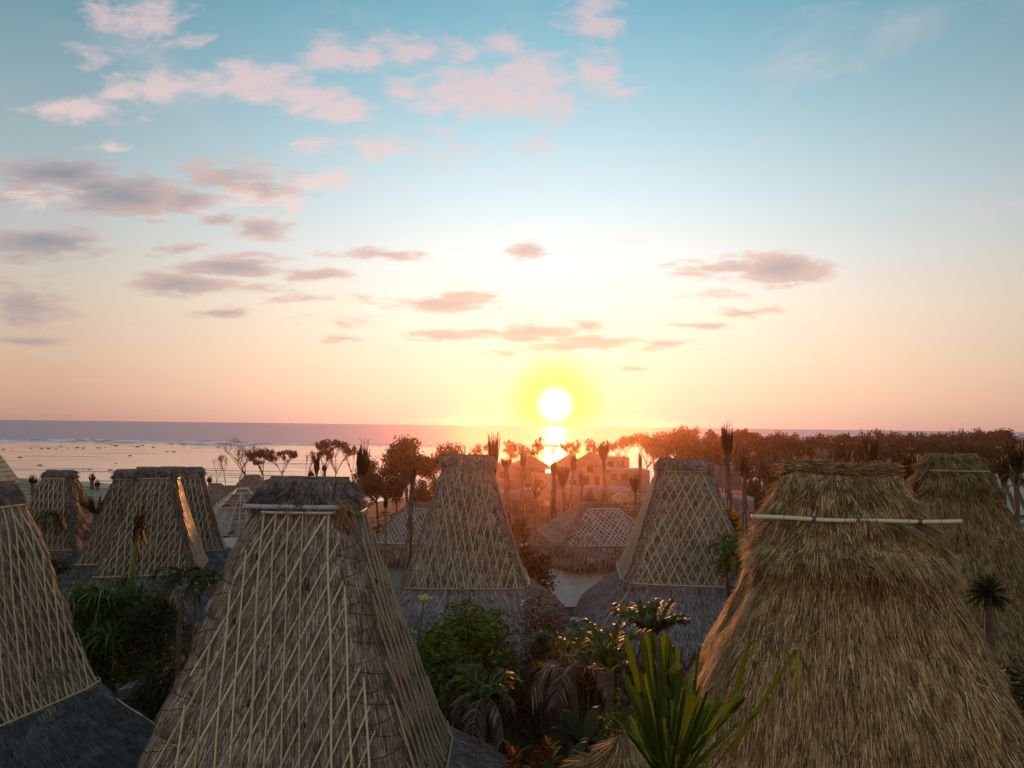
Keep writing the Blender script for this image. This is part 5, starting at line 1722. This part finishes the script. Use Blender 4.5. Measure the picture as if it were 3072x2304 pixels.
# yellow flower head on its bare stalk
c = at(1273, 1792, 19)
root = empty('flower_stalk', (c.x, c.y, 0)); tag(root, 'yellow flower head on a bare branching stalk, right of the large latticed hut', 'flower')
b = MB(); b.tube([(-.1, 0, 0), (-.12, 0, c.z * .8), (0, 0, c.z - .03)], [.03, .02, .01], 5); b.tube([(-.11, 0, c.z * .8), (.2, .1, c.z - .55)], [.014, .008], 4); b.build('stalk', MATS['bark'], root)
g_ = np.random.default_rng(3)
V, F = quads(np.array([0, 0, c.z]) + g_.normal(size=(70, 3)) * [.055, .05, .03], (0, -1, 2), .07, 3, .7)
link('flower_head', mesh_data('flower_head', V, F, MATS['petal_yellow']), root)
c = at(1728, 1858, 24)
root = empty('white_blossom', (c.x, c.y, 0)); tag(root, 'small white blossom on a stalk, left of the wide diamond latticed hut skirt', 'flower')
b = MB(); b.tube([(0, 0, 0), (.05, 0, c.z * .5), (0, 0, c.z)], [.03, .02, .01], 5); b.build('stalk', MATS['bark'], root)
V, F = quads(np.array([0, 0, c.z]) + g_.normal(size=(26, 3)) * [.09, .04, .04], (0, -1, 1), .10, 4, .8)
link('petals', mesh_data('petals', V, F, MATS['petal_white']), root)

# pale stone slab half hidden by grass
c = at(418, 2052, 22.6)
root = empty('stone_slab', (c.x, c.y, c.z - .65)); root.scale = (1.3, 1.3, 1.3); tag(root, 'pale weathered stone slab half hidden by grass, behind the left edge hut', 'slab')
V = [[-.36, -.2, .2], [.38, -.15, .25], [.40, .25, .28], [-.30, .3, .22], [-.40, -.22, .42], [.36, -.15, .58], [.36, .32, .62], [-.36, .28, .46]]
link('slab', mesh_data('slab', V, [(0, 3, 2, 1), (4, 5, 6, 7), (0, 1, 5, 4), (1, 2, 6, 5), (2, 3, 7, 6), (3, 0, 4, 7)], MATS['stone']), root)
b = MB(); b.box((0, .1, -.6), (.6, .4, 1.7)); b.build('pier', MATS['stone'], root)

# small thatched gate roof at the bottom edge
GATE = [(4.55, .22, .06, 4), (4.50, .28, .16, 4), (4.38, .38, .30, 4), (4.1, .60, .52, 4), (3.8, .80, .72, 4), (3.5, .92, .84, 4), (3.4, .90, .82, 4)]
c = at(1900, 2206, 10.6)
root = empty('gate_roof', (c.x, c.y, c.z - 4.55), R(20)); tag(root, 'small straw covered gate roof behind the cut fan palm at the bottom edge', 'gate')
M_ = Matrix.Translation(root.location) @ Matrix.Rotation(R(20), 4, 'Z')
P = loft(GATE, 26, 60, 5, .03, 0)
P = np.concatenate([P[:1] * [.2, .2, 1], P], 0)
rf = link('roof_thatch', grid_mesh('roof_thatch', P, MATS['thatch_gold']), root)
straws('straw', P[1:], 9000, .34, .012, .03, MATS['straw_gold'], rf, M_, 77, .2)
for sx in (-1, 1):
    b = MB(); b.box((sx * .55, 0, 1.2), (.3, .5, 5.4)); b.build('gate_post', MATS['stone'], root)

# dark low growth covering the ground between the huts
g_ = np.random.default_rng(12)
n = 26000
xs_ = g_.uniform(-14, 14, n); ys_ = g_.uniform(9, 34, n)
cl = np.sin(xs_ * 1.3 + 2) * np.sin(ys_ * 1.1) * .5 + np.sin(xs_ * 3.1) * np.sin(ys_ * 2.7 + 1) * .3
zs_ = np.array([ground_z(a, b_) for a, b_ in zip(xs_, ys_)]) + g_.random(n) ** 1.5 * (1.3 + 1.0 * cl)
V, F = quads(np.stack([xs_, ys_, zs_], -1), (0, 0, 1.0), .34, 12, .4)
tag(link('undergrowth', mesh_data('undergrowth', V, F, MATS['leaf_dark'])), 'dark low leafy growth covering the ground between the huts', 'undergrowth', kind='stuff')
n = 9000
xs_ = g_.uniform(-20, 50, n); ys_ = g_.uniform(45, 115, n)
zs_ = np.array([ground_z(a, b_) for a, b_ in zip(xs_, ys_)]) + g_.random(n) ** 2 * .8
V, F = quads(np.stack([xs_, ys_, zs_], -1), (0, 0, 1.0), .6, 13, .4)
tag(link('scrub', mesh_data('scrub', V, F, MATS['leaf_wood_brown'])), 'low brown scrub on the bare building site ground', 'scrub', kind='stuff')

# ------------------------------------------------------------------ the cut fan palm in the foreground
YF = 6.2
o_ = at(2015, 2420, YF)
fan = empty('cut_fan_palm', (o_.x, YF, o_.z - 2.5)); tag(fan, 'foreground palm with broad cut off green leaf blades, before the shaggy hut', 'palm')
o3 = np.array([o_.x, YF, o_.z - 2.5])
L_ = lambda px, py, dy=0.0: np.array(at(px, py, YF + dy)) - o3
b = MB(); b.tube([L_(2018, 2420), L_(2012, 2330), L_(2004, 2200), L_(1998, 2185)], [.036, .034, .031, .036], 10); b.build('green_stem', MATS['palm_green'], fan, True)
b = MB(); b.tube([L_(1999, 2190), L_(1990, 2110), L_(1984, 2030), L_(1978, 1960), L_(1972, 1912)], [.030, .026, .022, .018, .012], 8); b.build('dry_stem', MATS['palm_bark'], fan, True)
b = MB(); b.tube([(0, 0, 0), L_(2020, 2440)], [.10, .05], 10); b.build('trunk', MATS['palm_bark'], fan, True)
gl = random.Random(8)


def blade(a, b_, w0, w1, mat='leaf_blade', mid=None, nm='leaf_blade', fold=.22):
    a, b_ = np.array(a), np.array(b_)
    k = 6
    t = np.linspace(0, 1, k)[:, None]
    pts = a * (1 - t) + b_ * t
    if mid is not None: pts = (1 - t) ** 2 * a + 2 * t * (1 - t) * np.array(mid) + t ** 2 * b_
    st = Strips()
    s = np.cross(b_ - a, [0, 1.0, 0]); s += np.array([0, gl.uniform(-.5, .5), 0]) * np.linalg.norm(s)
    ww = w0 + (w1 - w0) * t[:, 0] ** .7
    ww[-1] *= .55
    st.ribbon(pts, ww, s, fold)
    st.build(nm, MATS[mat], fan)


# lower whorl of cut blades
for k, (tx, ty) in enumerate(((1868, 2010), (1880, 2028), (1900, 2022), (1918, 2018), (1935, 2020), (1950, 2030), (2020, 2030), (2040, 2016), (2062, 2030), (2082, 2040), (2102, 2058), (2122, 2072), (2138, 2086), (2158, 2094), (2182, 2086), (2208, 2092), (2236, 2092))):
    dy = gl.uniform(-.35, .35)
    bx = 2004 + (tx - 2004) * .30
    blade(L_(bx, 2250 + gl.uniform(-30, 30), dy * .2), L_(tx, ty, dy), .026, .046, mid=L_((bx + tx) / 2 + (tx - 2004) * .02, (2250 + ty) / 2, dy * .6))
for k in range(44):
    tx = gl.uniform(1865, 2230); ty = gl.uniform(2030, 2170) + abs(tx - 2000) * .12; dy = gl.uniform(-.6, .6)
    blade(L_(2004 + (tx - 2004) * .2, 2330, dy * .2), L_(tx, ty, dy), .02, .036, mat=gl.choice(['leaf_blade', 'leaf_blade', 'leaf_strap']))
# upper cut blades
for tx, ty, bx in ((1878, 1912, 1925), (1925, 1908, 1955), (1938, 1896, 1962), (1950, 1892, 1968), (1962, 1898, 1975), (1990, 1904, 1990), (2002, 1906, 1998), (2010, 1920, 2004), (2022, 1985, 2012), (2030, 1936, 2028)):
    dy = gl.uniform(-.2, .2)
    blade(L_(bx, 2090, dy * .3), L_(tx, ty, dy), .03, .062, fold=.3)
# long whole blades
blade(L_(2195, 2120, -.1), L_(2258, 1888, -.3), .08, .03)
blade(L_(2083, 2080, .1), L_(2096, 1936, .1), .03, .03)
blade(L_(2190, 2260, 0), L_(2388, 1948, -.4), .055, .045)
blade(L_(2388, 1948, -.4), L_(2400, 2128, -.45), .04, .008)
blade(L_(2254, 1926, -.3), L_(2300, 2030, -.2), .02, .006)
blade(L_(2030, 2340, -.2), L_(1840, 2150, -.5), .03, .008)
for k in range(12):
    tx = gl.uniform(1850, 2260); ty = gl.uniform(2150, 2290)
    blade(L_(2010 + gl.uniform(-40, 60), 2400, 0), L_(tx, ty, gl.uniform(-.6, .2)), .03, .012, mat=gl.choice(['leaf_strap', 'leaf_fresh', 'leaf_dead']))
for k in range(10):
    blade(L_(1990 + gl.uniform(-10, 40), 2050 + gl.uniform(-30, 30), .1), L_(1985 + gl.uniform(-60, 70), 1990 + gl.uniform(-30, 40), gl.uniform(-.2, .2)), .03, .012, mat='leaf_dead', nm='dry_sheath')

# ------------------------------------------------------------------ the hazy evening air
m = bpy.data.materials.new('haze'); m.use_nodes = True
m.node_tree.nodes.clear()
w = NW(m.node_tree)
pv = w.new('ShaderNodeVolumePrincipled')
pv.inputs['Color'].default_value = (1.0, .54, .40, 1)
pv.inputs['Density'].default_value = 0.00030
pv.inputs['Anisotropy'].default_value = 0.93
out = w.new('ShaderNodeOutputMaterial')
m.node_tree.links.new(pv.outputs[0], out.inputs['Volume'])
b = MB(); b.box((60, 290, 3.0), (1500, 700, 22.0))
tag(b.build('haze', m), kind='stuff')
